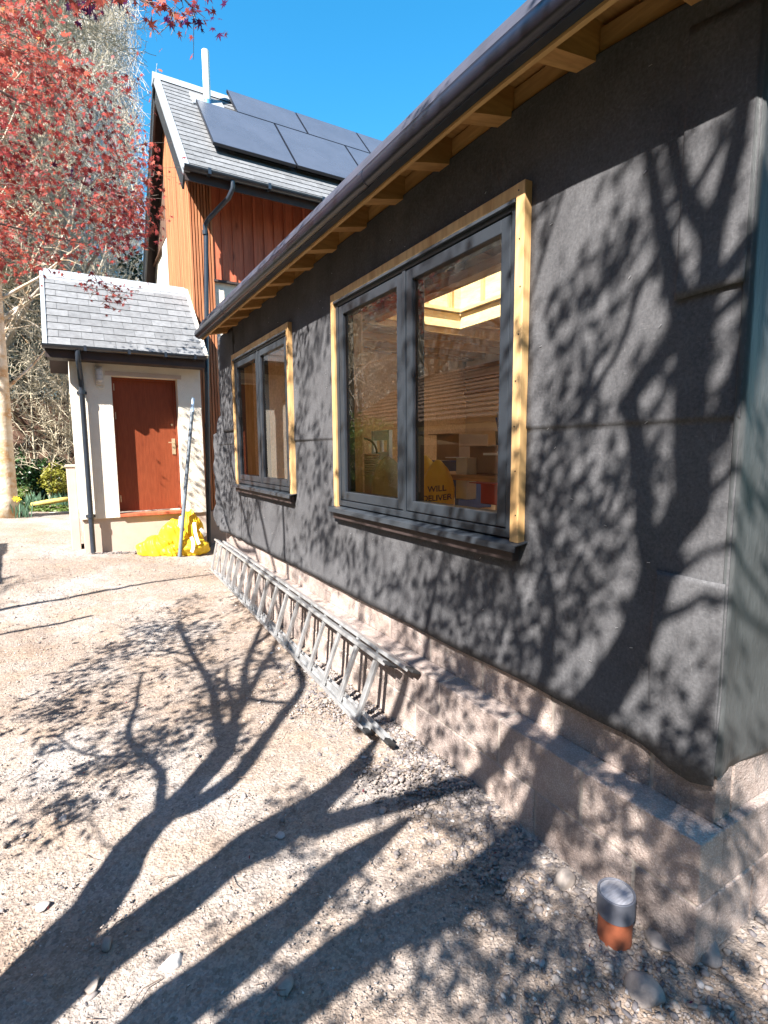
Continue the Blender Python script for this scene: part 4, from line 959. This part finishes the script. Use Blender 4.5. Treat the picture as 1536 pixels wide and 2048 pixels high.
    Wl([(740, 1250), (860, 1130), (950, 1050)], (.018, .010)); Wl([(740, 1880), (830, 1790), (900, 1740)], (.016, .010))
    limb([back(p, xt+.55) for p in zw5([(640, 730), (720, 680), (800, 650), (900, 590), (1000, 610), (1090, 560)])], (.02, .010))
    limb([back(p, xt+.6) for p in zw5([(640, 500), (760, 430), (860, 330), (980, 300)])], (.02, .008))
    # limbs that carry the red crown reaching over the yard
    hub = Vector((-1.75, 1.5, 2.7))
    limb([Vector((-1.45, 1.03, .85)), hub, Vector((-2.0, 2.4, 3.7)), Vector((-1.5, 3.8, 4.2)), Vector((-.9, 5.0, 4.5)), Vector((-.2, 5.9, 4.7))], [.04, .035, .028, .02, .015, .010])
    limb([hub, Vector((-2.2, 2.5, 4.6)), Vector((-1.6, 4.0, 5.6)), Vector((-.8, 5.3, 6.3)), Vector((-.1, 6.0, 6.7))], [.03, .025, .02, .015, .008])
    limb([Vector((-1.5, 3.8, 4.2)), Vector((-1.1, 4.8, 3.7)), Vector((-.6, 5.6, 3.6)), Vector((.1, 6.2, 3.7))], [.03, .02, .012, .007])
    limb([Vector((-2.0, 2.4, 3.7)), Vector((-1.2, 3.0, 4.5)), Vector((-.4, 3.4, 4.75)), Vector((.35, 3.5, 4.85)), Vector((.80, 3.5, 4.82))], [.03, .02, .012, .008, .004])
    # leaf clump sites found from shadow targets on yard and wall
    clumps = []
    def hidden(Q):
        d = Q-CC; zc = d.dot(CF)
        return zc < -.15 or (zc > 0 and not (-260 < 768+FPX*d.dot(CR)/zc < 1800 and -320 < 1024-FPX*d.dot(CU)/zc < 2300))
    def target(px, py, surf):
        P = onplane(px, py, 2, .02) if surf == 'g' else onplane(px, py, 0, WX)
        if surf == 'g' and P.x > 1.6: P = onplane(px, py, 0, 1.6)
        far = surf == 'g' or P.y > 2.4; x = (xt+r.gauss(-.1, .35)) if far else r.gauss(-.75, .3)
        x = min(-.95 if far else -.2, max(-2.5, x)); Q = back(P, x)
        if not hidden(Q): Q = back(P, xt-.2)
        if not hidden(Q): return
        clumps.append(Q)
    def poly(pts, n, surf, cl=None):
        xs = [p[0] for p in pts]; ys = [p[1] for p in pts]; c = 0; tries = 0
        while c < n and tries < n*30:
            tries += 1; x, y = r.uniform(min(xs), max(xs)), r.uniform(min(ys), max(ys)); ins = False; j = len(pts)-1
            for i in range(len(pts)):
                if (pts[i][1] > y) != (pts[j][1] > y) and x < (pts[j][0]-pts[i][0])*(y-pts[i][1])/(pts[j][1]-pts[i][1])+pts[i][0]: ins = not ins
                j = i
            if ins and nz(x*.012, y*.012, 3) > -.22: target(x, y, surf); c += 1
    poly([(60, 1420), (150, 1330), (330, 1230), (620, 1170), (640, 1290), (560, 1420), (430, 1540), (300, 1500), (200, 1560), (90, 1500)], 95, 'g')
    poly([(0, 1420), (120, 1400), (230, 1560), (160, 1640), (0, 1700)], 9, 'g')
    poly([(150, 1280), (420, 1180), (600, 1180), (500, 1260), (220, 1330)], 45, 'g')
    poly([(760, 1480), (1010, 1520), (1500, 1880), (1500, 2040), (900, 2040), (1000, 1780), (820, 1640)], 62, 'g')
    poly([(300, 2040), (520, 1880), (800, 1680), (1000, 1780), (900, 2040)], 16, 'g')
    poly([(480, 1640), (760, 1480), (840, 1560), (600, 1760)], 7, 'g')
    poly([(620, 1160), (1180, 1440), (1500, 1640), (1500, 1760), (1180, 1680), (780, 1420), (560, 1230)], 90, 'w')
    poly([(450, 720), (660, 600), (660, 1160), (450, 1060)], 85, 'w')
    poly([(600, 600), (1050, 380), (1060, 1100), (640, 1080)], 50, 'w')
    poly([(640, 1080), (1180, 1100), (1180, 1420), (900, 1290)], 60, 'w')
    poly([(1050, 560), (1330, 560), (1330, 1300), (1060, 1100)], 26, 'w')
    poly([(1060, 400), (1480, 200), (1480, 560), (1060, 560)], 9, 'w')
    poly([(1330, 560), (1500, 560), (1500, 1560), (1350, 1400)], 9, 'w')
    # twigs: join each clump to the nearest wood
    P = np.array([tuple(p) for p, q in NODES]); RR = np.array([q for p, q in NODES])
    C = []; Tn = []
    def grow(Q, nleaf, spread, xlim=None):
        nonlocal P, RR
        q = np.array(tuple(Q)); d = np.linalg.norm(P-q, axis=1)+.15*np.maximum(0, .02-RR)*0; d2 = d+.6*np.maximum(0, P[:, 2]-q[2]); i = int(np.argmin(d2))
        a = Vector(P[i]); L = (Q-a).length; k = max(3, int(L/.15)); pts = []
        off = Vector((r.gauss(0, 1), r.gauss(0, 1), r.gauss(0, 1)))*L*.10+Vector((0, 0, .08*L))
        for j in range(k+1):
            u = j/k; pts.append(a.lerp(Q, u)+off*math.sin(math.pi*u)+Vector((r.gauss(0, 1), r.gauss(0, 1), r.gauss(0, 1)))*.008)
        r0 = min(RR[i]*.7, .005+.006*L); rs = [r0+(.0022-r0)*j/k for j in range(k+1)]
        tr.tube(pts, rs, 5, cap=False); P = np.vstack([P, [tuple(p) for p in pts[1:]]]); RR = np.concatenate([RR, rs[1:]])
        for _ in range(2):
            e = Q+Vector((r.gauss(0, 1), r.gauss(0, 1), r.gauss(0, .7)))*spread*1.2; tr.tube([pts[-2], Q.lerp(e, .5), e], [.003, .0022, .0015], 4, cap=False)
        for _ in range(nleaf):
            g = Vector((r.gauss(0, 1), r.gauss(0, 1), r.gauss(0, .6)))*spread; C.append(tuple(Q+g))
    order = sorted(clumps, key=lambda q: np.min(np.linalg.norm(P-np.array(tuple(q)), axis=1)))
    for Q in order: grow(Q, int(r.uniform(12, 34)), r.uniform(.06, .14))
    # crown visible at the upper left, spread through several metres of depth
    vis = []
    def crown(n, pts, y0, y1, spread, nl):
        xs = [p[0] for p in pts]; ys = [p[1] for p in pts]; c = 0
        while c < n:
            x, y = r.uniform(min(xs), max(xs)), r.uniform(min(ys), max(ys)); ins = False; j = len(pts)-1
            for i in range(len(pts)):
                if (pts[i][1] > y) != (pts[j][1] > y) and x < (pts[j][0]-pts[i][0])*(y-pts[i][1])/(pts[j][1]-pts[i][1])+pts[i][0]: ins = not ins
                j = i
            if ins: Q = onplane(x, y, 1, r.uniform(y0, y1)); c += 1; vis.append((Q, nl, spread))
    crown(225, [(-120, 60), (50, 60), (140, 130), (230, 230), (300, 330), (320, 360), (280, 420), (275, 500), (200, 490), (120, 520), (40, 530), (-120, 500)], 5.2, 7.3, .15, 20)
    crown(26, [(-60, -40), (110, -40), (90, 40), (60, 110), (-60, 130)], 4.6, 6.6, .13, 20)
    crown(14, [(215, 150), (290, 100), (300, 160), (250, 240)], 6, 7, .10, 3)
    crown(16, [(215, 380), (290, 400), (275, 520), (215, 520)], 5.6, 6.8, .09, 22)
    crown(15, [(165, 555), (290, 560), (285, 610), (190, 625), (165, 590)], 6.2, 7.0, .07, 7)
    crown(14, [(180, -60), (330, -70), (400, 15), (395, 50), (330, 30), (290, 5), (180, -5)], 3.3, 3.8, .075, 13)
    crown(7, [(140, -10), (200, -10), (190, 15), (150, 15)], 3.5, 4.2, .06, 9)
    vis.sort(key=lambda q: (q[0]-Vector((-2, 2.4, 3.7))).length)
    for Q, nl, sp in vis: grow(Q, int(nl*r.uniform(.6, 1.4)), sp)
    tr.build('trunk', 'bark', maple, smooth=True)
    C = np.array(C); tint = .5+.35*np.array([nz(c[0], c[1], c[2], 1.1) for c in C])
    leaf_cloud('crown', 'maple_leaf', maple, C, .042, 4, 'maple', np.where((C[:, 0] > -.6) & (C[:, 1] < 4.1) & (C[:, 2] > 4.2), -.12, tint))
build_maple()

# ------------------------------------------------------------------ bare trees
def bare_tree(name, loc, H, lean, seed, mat_t, label, cat, group=None, levels=5, r0=.13, spread=.55, twn=3, tone=.6, first=.18, kids=7, tw=.006):
    r = random.Random(seed); t = thing(name, label, cat, group, loc); tk = MB(); tw_ = MB()
    def rec(p, d, L, rad, lv):
        n = 5 if lv < 2 else 4; pts = [p]; rs = [rad]; dd = d.copy()
        for i in range(n):
            dd = (dd+Vector((r.gauss(0, 1), r.gauss(0, 1), r.gauss(0, .6)))*(.07 if lv == 0 else .17)+Vector((0, 0, .05))).normalized()
            pts.append(pts[-1]+dd*L/n); rs.append(rad*(1-.72*(i+1)/n))
        (tk if lv < 2 else tw_).tube(pts, [max(q, .0025 if lv < 2 else tw) for q in rs], 8 if lv == 0 else (5 if lv == 1 else 3), r.uniform(.2, 1)*tone+.1, cap=False)
        if lv >= levels-1: return
        m_ = kids if lv == 0 else (kids-1 if lv == 1 else twn)
        if lv == 0: m_ = int(kids*1.9)
        for k in range(m_):
            u = (first if lv == 0 else .2)+(1-(first if lv == 0 else .2))*(k+r.random())/m_; u = min(u, .98); i = min(int(u*n), n-1); q = pts[i].lerp(pts[i+1], u*n-i)
            ax = Vector((r.gauss(0, 1), r.gauss(0, 1), r.gauss(0, 1))); ax = (ax-dd*ax.dot(dd)).normalized()
            base_d = (pts[i+1]-pts[i]).normalized(); nd = (base_d*(1-spread*r.uniform(.6, 1.2))+ax*spread*1.3).normalized()
            rec(q, nd, L*r.uniform(.33, .52)*((1.15-.5*u)*(.55 if H > 10 else 1) if lv == 0 else 1), max(tw*.5, rs[i]*.45), lv+1)
    rec(Vector((0, 0, 0)), Vector(lean).normalized(), H, r0, 0)
    tk.build('trunk', mat_t, t, smooth=True); tw_.build('crown', 'twig', t)
    return t
def woods():
    spec = [(-2.6, 13.0, 14, (.05, .0, 1), 'tall bare birch at the far left edge behind the red maple', .19),
            (-1.5, 15.2, 16, (.03, 0, 1), 'bare birch standing directly behind the ridge of the porch roof', .16),
            (.1, 18.5, 17, (-.02, .02, 1), 'bare buff twigged tree behind the house gable', .17),
            (-2.2, 18.5, 18, (0, 0, 1), 'tall bare tree in the second row of the wood', .18),
            (-4.6, 16.5, 17, (.02, 0, 1), 'bare tree farthest to the left in the wood', .2),
            (.6, 23, 21, (.0, 0, 1), 'bare tree deep in the wood behind the birches', .2),
            (-3.2, 25, 19, (0, 0, 1), 'bare tree at the very back of the wood left of the gable', .18),
            (-5, 23, 19, (0, 0, 1), 'bare tall tree deep in the wood on the left', .2)]
    for i, (x, y, H, ln, lb, r0) in enumerate(spec):
        bare_tree('bare_tree', (x, y, gz(x, y)-.1), H, ln, 20+i, 'birch_bark', lb, 'tree', 'bare trees of the wood behind the porch', levels=5, r0=r0, kids=10, twn=8, tone=.75, first=.12, tw=.0055)
woods()
for i, (x, y, H, lb) in enumerate([(-3.9, 17.2, 9, 'bare tree beyond the garage, nearest to the log store'), (-6.2, 18.2, 12, 'tall bare tree directly behind the garage roof'), (-9.2, 17.5, 11, 'bare tree at the far end of the garage'), (-7.8, 2.6, 6, 'bare tree on the left boundary behind the bench')]):
    bare_tree('bare_tree', (x, y, gz(x, y)-.1), H, (0, 0, 1), 90+i, 'birch_bark', lb, 'tree', 'bare trees round the neighbour garage', levels=4, r0=.13, kids=9, twn=6, tone=.9, first=.1, tw=.012)
def leafy(name, loc, s, n, mat, size, label, cat, seed, group=None, stems=7, stemmat='bark', shape='oval', hollow=.25):
    r = random.Random(seed); t = thing(name, label, cat, group, loc); C = []; st = MB()
    for k in range(stems):
        a = r.uniform(0, 6.28); q = Vector((math.cos(a)*s[0]*r.uniform(.2, .8), math.sin(a)*s[1]*r.uniform(.2, .8), s[2]*r.uniform(.9, 1.7)))
        st.tube([(0, 0, 0), q*.4+Vector((0, 0, .1*s[2])), q], [.03*s[2], .02*s[2], .006*s[2]], 6, cap=False)
    st.build('stem', stemmat, t, smooth=True)
    while len(C) < n:
        d = Vector((r.gauss(0, 1), r.gauss(0, 1), r.gauss(0, 1))).normalized(); k = 1+.38*noise.noise(d*2.2+Vector((seed, 0, 0))); rr = r.uniform(hollow, 1)**.45
        p = Vector((d.x*s[0]*k*rr, d.y*s[1]*k*rr, s[2]*(1+d.z*k*rr)))
        if p.z > .03 and noise.noise(p*3.2/max(.5, s[0])+Vector((0, seed, 0))) > -.18: C.append(tuple(p))
    C = np.array(C); o = leaf_cloud('foliage', mat, t, C, size, seed, shape, .5+.4*np.array([nz(c[0]*2, c[1]*2, c[2]*2, 1.3, ) for c in C])); return t
def garden():
    for i, (x, y, sx, h, lb) in enumerate([(-1.8, 27, 2.6, 5.2, 'dark evergreen tree filling the gap behind the maple crown'), (2.4, 19.5, 1.6, 3.4, 'dark evergreen beside the far edge of the house gable'), (-6, 27, 3, 5.5, 'dark evergreen at the left of the wood'), (3.5, 28, 3, 4.3, 'dark evergreen hidden mostly by the house roof')]):
        leafy('evergreen_tree', (x, y, gz(x, y)-.2), (sx, sx, h), 7000, 'conifer_leaf', .13, lb, 'tree', 40+i, 'dark evergreens behind the bare wood', hollow=.1)
    leafy('laurel_bush', (-.35, 14.2, .55), (.62, .5, .50), 2600, 'laurel_leaf', .05, 'dark glossy laurel bush beyond the end of the drive', 'bush', 50)
    leafy('laurel_bush', (-1.1, 15.2, .6), (.6, .5, .55), 1800, 'laurel_leaf', .05, 'darker laurel bush half hidden behind the birch trunk', 'bush', 51)
    leafy('lime_shrub', (-.30, 13.45, .75), (.30, .26, .34), 1100, 'lime_leaf', .035, 'yellow-green shrub in front of the laurels, left of the porch pier', 'shrub', 52)
    for i, (x, y, H, lb) in enumerate([(-.45, 13.8, 3.0, 'bare many twigged shrub above the laurel'), (.15, 14.2, 2.6, 'bare twiggy shrub beside the porch corner'), (-.15, 15.4, 4.4, 'tall bare hazel against the dark fence'), (-.8, 16, 4.6, 'pale bare sapling behind the birch trunk')]):
        bare_tree('bare_shrub', (x, y, .55), H, (r_ := (.1, 0, 1)), 60+i, 'twig', lb, 'shrub', 'bare shrubs at the garden edge', levels=4, r0=.03, kids=8, twn=5, spread=.6, tone=.9, first=.1, tw=.006)
    # birch trunk at the left edge
    r = random.Random(1); t = thing('birch_tree', 'white barked birch trunk with orange lichen at the left edge', 'tree', loc=(-1.0, 11.8, .55))
    pts = [Vector((-.06, 0, -.2)), Vector((-.06, 0, .3)), Vector((-.03, 0, 1.2)), Vector((.0, .05, 2.4)), Vector((.02, .1, 3.8)), Vector((.12, .2, 5.6)), Vector((.05, .3, 8)), Vector((.2, .3, 11))]
    b = MB().tube(pts, [.25, .19, .16, .145, .13, .11, .08, .03], 14)
    for k in range(16):
        z = 2.2+k*.52; a = r.uniform(0, 6.28); p = Vector((.02, .12, z)); L = r.uniform(.8, 2.0)
        q = p+Vector((math.cos(a)*L*.8, math.sin(a)*L*.5, L*.7)); b.tube([p, p.lerp(q, .5)+Vector((0, 0, -.08)), q], [.035, .022, .008], 6, cap=False)
        for j in range(7):
            s_ = p.lerp(q, r.uniform(.3, 1)); e = s_+Vector((r.gauss(0, .35), r.gauss(0, .35), r.gauss(.1, .3))); b.tube([s_, s_.lerp(e, .5)+Vector((0, 0, .04)), e], [.010, .007, .003], 4, cap=False)
    b.build('trunk', 'birch_white', t, smooth=True)
    # grass, kerb, log, bulbs
    rr = np.random.RandomState(2); n = 9000; C = np.stack([rr.uniform(-2.4, .35, n), rr.uniform(12.55, 16.5, n)**1, np.zeros(n)], 1)
    for c in C: c[2] = gz(c[0], c[1])+.02
    leaf_cloud('grass', 'grass_leaf', None, C, .045, 3, 'oval', None, -1.5, label='rough green lawn bank beyond the gravel drive', cat='grass', kind='stuff')
    k = thing('kerb_edging', 'pale kerb edging between the gravel drive and the lawn', 'kerb')
    for i in range(5): MB().box((-2.2+i*.56, 12.42, .2), (-1.65+i*.56, 12.50, .475), rnd.random()).build('kerb_stone', 'kerb', k, bevel=.01)
    MB().tube([(-.75, 13.1, .60), (-.45, 13.0, .64), (-.12, 13.05, .68), (.1, 13.2, .7)], [.04, .055, .05, .03], 8).build('edging_log', 'log_yellow', smooth=True, label='curved yellow-brown log lying on the lawn edge', cat='log')
    def bulbs(x, y, fl, lb):
        t = thing('daffodil_clump', lb, 'daffodils', 'daffodil clumps along the lawn edge', (x, y, gz(x, y))); b = MB(); f = MB(); q = random.Random(int(x*100)+3)
        for i in range(46):
            a = q.uniform(0, 6.28); h = q.uniform(.16, .34); o = Vector((q.gauss(0, .09), q.gauss(0, .07), 0)); e = o+Vector((math.cos(a)*.09, math.sin(a)*.09, h))
            b.add([o+Vector((-.008, 0, 0)), o+Vector((.008, 0, 0)), o.lerp(e, .6)+Vector((.009, 0, .03)), o.lerp(e, .6)+Vector((-.009, 0, .03)), e], [(0, 1, 2, 3), (3, 2, 4)], q.random())
        b.build('leaves', 'bulb_leaf', t)
        for i in range(fl):
            o = Vector((q.gauss(0, .09), q.gauss(-.05, .05), q.uniform(.26, .36)))
            for j in range(6):
                a = j*1.047; f.add([o, o+Vector((.04*math.cos(a-.3), -.01, .04*math.sin(a-.3))), o+Vector((.058*math.cos(a), -.015, .058*math.sin(a))), o+Vector((.04*math.cos(a+.3), -.01, .04*math.sin(a+.3)))], [(0, 1, 2, 3)])
            f.tube([o, o+Vector((0, -.04, 0))], [.014, .022], 8)
        if fl: f.build('flower', 'daffodil', t)
    bulbs(-1.05, 12.2, 3, 'daffodil clump with two yellow flowers at the left edge'); bulbs(-.85, 11.7, 2, 'daffodil clump with a yellow flower nearest the drive')
    bulbs(-.25, 13.4, 1, 'green bulb leaves under the laurel bush'); bulbs(.0, 13.3, 2, 'bulb leaves with small blooms beside the porch pier'); bulbs(-.72, 13.3, 0, 'green bulb leaves beside the birch trunk')
    # fence and shed behind
    f = thing('timber_fence', 'dark brown vertical board fence behind the shrubs', 'fence'); b = MB(); x = -5.
    while x < 3: b.box((x, 17.5, .5), (x+.145, 17.525, 3.1+.02*rnd.random()), rnd.random()); x += .15
    b.build('board_panel', 'old_wood', f)
    for i in range(5): B((-4.9+i*1.9, 17.53, .4), (-4.8+i*1.9, 17.63, 3.2), 'post', 'old_wood', f)
    s = thing('garden_shed', 'grey timber shed glimpsed between the porch eave and the shrubs', 'shed')
    b = MB()
    for k in range(15): b.extrude([(15.6, 1.2+k*.15), (15.58, 1.2+k*.15), (15.6, 1.36+k*.15)], 0, .35, 2.6, .3+.4*rnd.random())
    b.box((.35, 15.6, .6), (2.6, 17, 3.4), .5).build('wall', 'ridge_grey', s)
    MB().extrude([(15.4, 3.35), (17.1, 3.75), (17.1, 3.83), (15.4, 3.43)], 0, .2, 2.8).build('roof', 'slate', s)
    B((.34, 15.56, .6), (.44, 15.585, 3.4), 'corner_board', 'render_white', s)
a_ = Mat('birch_white'); c_ = a_.ramp(a_.noise(3, 6, .7, (1, 1, 1.6)), [(.3, (.62, .57, .50)), (.5, (.50, .40, .28)), (.62, (.40, .22, .09)), (.75, (.70, .68, .62))]); a_.base(c_); a_.set(.85); a_.bump(a_.noise(20, 4), .5, .02); M['birch_white'] = a_.m
garden()

# ------------------------------------------------------------------ off to the left: what the panes reflect and what shades the drive
def left_side():
    g = thing('neighbour_garage', 'low garage with a brown tiled roof beyond the left of the yard', 'garage')
    MB().box((-9, 6, -.1), (-4.6, 16, 2.35)).build('wall', 'plaster', g)
    b = MB(); r = random.Random(3)
    for i in range(13):
        for j in range(46):
            y = 5.8+j*.225; s0, s1 = i*.27, i*.27+.30; P = lambda s, h: (-4.3-s*.86, 2.3+s*.52+h)
            (xa, za), (xb, zb_) = P(s0, .06), P(s1, .02)
            t = r.random(); b.add([(xa, y, za), (xa, y+.11, za+.03), (xa, y+.22, za), (xb, y, zb_), (xb, y+.11, zb_+.03), (xb, y+.22, zb_), (xa, y, za-.03), (xa, y+.11, za), (xa, y+.22, za-.03)], [(0, 1, 4, 3), (1, 2, 5, 4), (0, 6, 7, 1), (1, 7, 8, 2)], t)
    b.extrude([(-4.25, 2.25), (-7.3, 4.1), (-9.8, 2.25)], 1, 5.8, 16.2, .2); b.build('roof', 'tile_brown', g)
    s = thing('shadow_store', 'unseen brown timber log store added to cast the angular shadow on the drive', 'log store')  # stands out of view, added for the angular shadow it casts
    MB().box((-3.5, 6.4, 0), (-2.45, 8.5, 1.75)).build('wall', 'old_wood', s); MB().extrude([(-3.6, 1.76), (-2.33, 1.95), (-2.33, 2.0), (-3.6, 1.81)], 1, 6.3, 8.62).build('roof', 'slate', s)
    leafy('hedge', (-3.3, 12.3, .3), (.85, 1.3, 1.1), 7000, 'hedge_leaf', .05, 'rounded green hedge beyond the log store', 'hedge', 77)
    bench = thing('garden_bench', 'slatted pale timber bench on the left of the yard', 'bench', loc=(-3.0, 5.2, 0))
    for k in range(4): MB().box((-.30, -.7, .55+k*.1), (-.27, .7, .62+k*.1), .9).build('back_slat', 'pine_y', bench)
    for k in range(4): MB().box((-.22+k*.11, -.7, .42), (-.13+k*.11, .7, .45), .9).build('seat_slat', 'pine_y', bench)
    for y in (-.65, .65):
        for x in (-.25, .17): MB().box((x-.03, y-.03, 0), (x+.03, y+.03, .42 if x > 0 else .95), .5).build('leg', 'pine_z', bench)
    # unseen bare tree made up to cast the straight shadows on the drive
    t = thing('shadow_tree', 'unseen bare tree made up to cast the long straight shadows on the drive', 'tree', loc=(0, 0, 0))
    b = MB().tube([(-4.3, 5.2, -.1), (-4.28, 5.2, 1.2), (-4.2, 5.25, 2.3)], [.12, .10, .08], 10)
    def gp(x, y, h):
        P = onplane(x, y, 2, .05); P.z = gz(P.x, P.y); u = (P.z-h)/TAN*1.0; return Vector((P.x-SX*(h-P.z)/TAN, P.y-SY*(h-P.z)/TAN, h))
    b.tube([(-4.2, 5.25, 2.2), gp(-60, 1238, 2.55), gp(150, 1200, 2.9), gp(300, 1172, 3.1), gp(430, 1150, 3.3)], [.06, .035, .030, .024, .018], 8)
    b.tube([(-4.2, 5.25, 2.1), gp(-60, 1275, 2.4), gp(60, 1252, 2.5), gp(185, 1228, 2.6)], [.05, .030, .026, .022], 8)
    b.tube([(-4.2, 5.25, 2.3), (-4.3, 5.1, 3.4), (-4.5, 5.2, 4.6)], [.08, .05, .02], 8)
    b.build('trunk', 'bark', t, smooth=True)
    # unseen planter, added so that its shadow falls at the left edge
    p = thing('shadow_planter', 'unseen timber planter added to cast the small shadow at the left edge', 'planter', loc=(-.98, 3.62, 0))
    MB().box((-.6, -.22, 0), (.13, -.19, .27), .4).box((-.6, .19, 0), (.13, .22, .27), .6).box((.10, -.19, 0), (.13, .19, .27), .5).box((-.6, -.19, 0), (-.57, .19, .27), .5).build('box', 'old_wood', p, bevel=.004)
    MB().box((-.57, -.19, .02), (.10, .19, .23)).build('soil', 'soil', p)
left_side()

def sky_block_wood():  # off-frame ring of evergreens, added to block sky light from the yard
    r = random.Random(31); C = []; tk = MB(); k = 0
    while k < 40:
        az = R(r.uniform(-205, -50)); d = r.uniform(17, 27); x, y = math.sin(az)*d, math.cos(az)*d
        if x/max(y, .1) > -.22 and y > 0: continue
        k += 1; H = d*math.tan(R(r.uniform(30, 40))); zb = gz(x, y)
        tk.tube([(x, y, zb-.3), (x, y, zb+H*.5), (x+.3, y, zb+H)], [.28, .2, .04], 7)
        for i in range(950):
            u = r.random()**.8; w_ = (1-u)*H*.26+.5; a = r.uniform(0, 6.28); q = w_*math.sqrt(r.random())*(1+.3*nz(a, u*7, k))
            C.append((x+math.cos(a)*q, y+math.sin(a)*q, zb+.6+u*H))
    o = leaf_cloud('wood', 'conifer_leaf', None, np.array(C), .42, 9, 'oval', None, .6, label='off-frame dark evergreen wood added round the yard to block sky light', cat='wood', kind='stuff')
    tk.build('trunks', 'bark', o, smooth=True)
sky_block_wood()

def far_twigs():
    r = np.random.RandomState(6); n = 290000
    x = r.uniform(-30, 3.5, n); y = r.uniform(25, 33, n); z = r.uniform(1.5, 25, n)
    keep = (x/y < .19-.035*(z/25)+.02*np.sin(z*1.3)+r.normal(0, .012, n)); x, y, z = x[keep], y[keep], z[keep]; n = len(x)
    d = r.normal(size=(n, 3)); d[:, 2] = np.abs(d[:, 2])*1.4+.2; d /= np.linalg.norm(d, axis=1, keepdims=True); L = r.uniform(.25, .8, n)[:, None]; w_ = np.cross(d, r.normal(size=(n, 3))); w_ /= np.linalg.norm(w_, axis=1, keepdims=True); u = np.cross(d, w_)
    c = np.stack([x, y, z], 1); A = np.stack([c-d*L+w_*.011, c-d*L-w_*.011, c-d*L+u*.014, c+d*L+(w_+u)*.15*L], 1).reshape(-1, 3)
    F = (np.array([[0, 1, 3], [1, 2, 3], [2, 0, 3]])[None]+np.arange(n)[:, None, None]*4).reshape(-1, 3)
    me = bpy.data.meshes.new('far_wood'); me.vertices.add(len(A)); me.vertices.foreach_set('co', A.ravel().astype(np.float32)); me.loops.add(F.size); me.loops.foreach_set('vertex_index', F.ravel().astype(np.int32))
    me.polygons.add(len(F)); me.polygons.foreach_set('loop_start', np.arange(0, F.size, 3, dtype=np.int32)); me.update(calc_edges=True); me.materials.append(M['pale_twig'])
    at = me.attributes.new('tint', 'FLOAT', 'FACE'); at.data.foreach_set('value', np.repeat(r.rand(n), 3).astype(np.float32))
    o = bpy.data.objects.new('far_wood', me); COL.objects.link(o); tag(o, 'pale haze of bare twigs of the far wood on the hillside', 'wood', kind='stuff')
far_twigs()

def litter():
    r = random.Random(14); b = MB()
    for i in range(150):
        y = .7+7*r.random()**1.4; x = r.uniform(-.6, 1.5); a = r.uniform(0, 6.28); L = r.uniform(.02, .11); z = gz(x, y)+.016
        b.tube([(x, y, z), (x+L*.5*math.cos(a), y+L*.5*math.sin(a), z+.006), (x+L*math.cos(a+.3), y+L*math.sin(a+.3), z)], [.0018, .0016, .001], 4, r.random())
    b.build('twig_litter', 'bark', label='small dead twigs littering the gravel', cat='litter', kind='stuff')
    C = np.array([(r.uniform(-.6, 1.5), .7+7*r.random()**1.4, 0) for i in range(60)])
    for c in C: c[2] = gz(c[0], c[1])+.018
    leaf_cloud('fallen_leaves', 'maple_leaf', None, C, .008, 8, 'oval', np.full(60, .22), -1, label='small fallen red petals and leaves scattered on the gravel', cat='litter', kind='stuff')
litter()
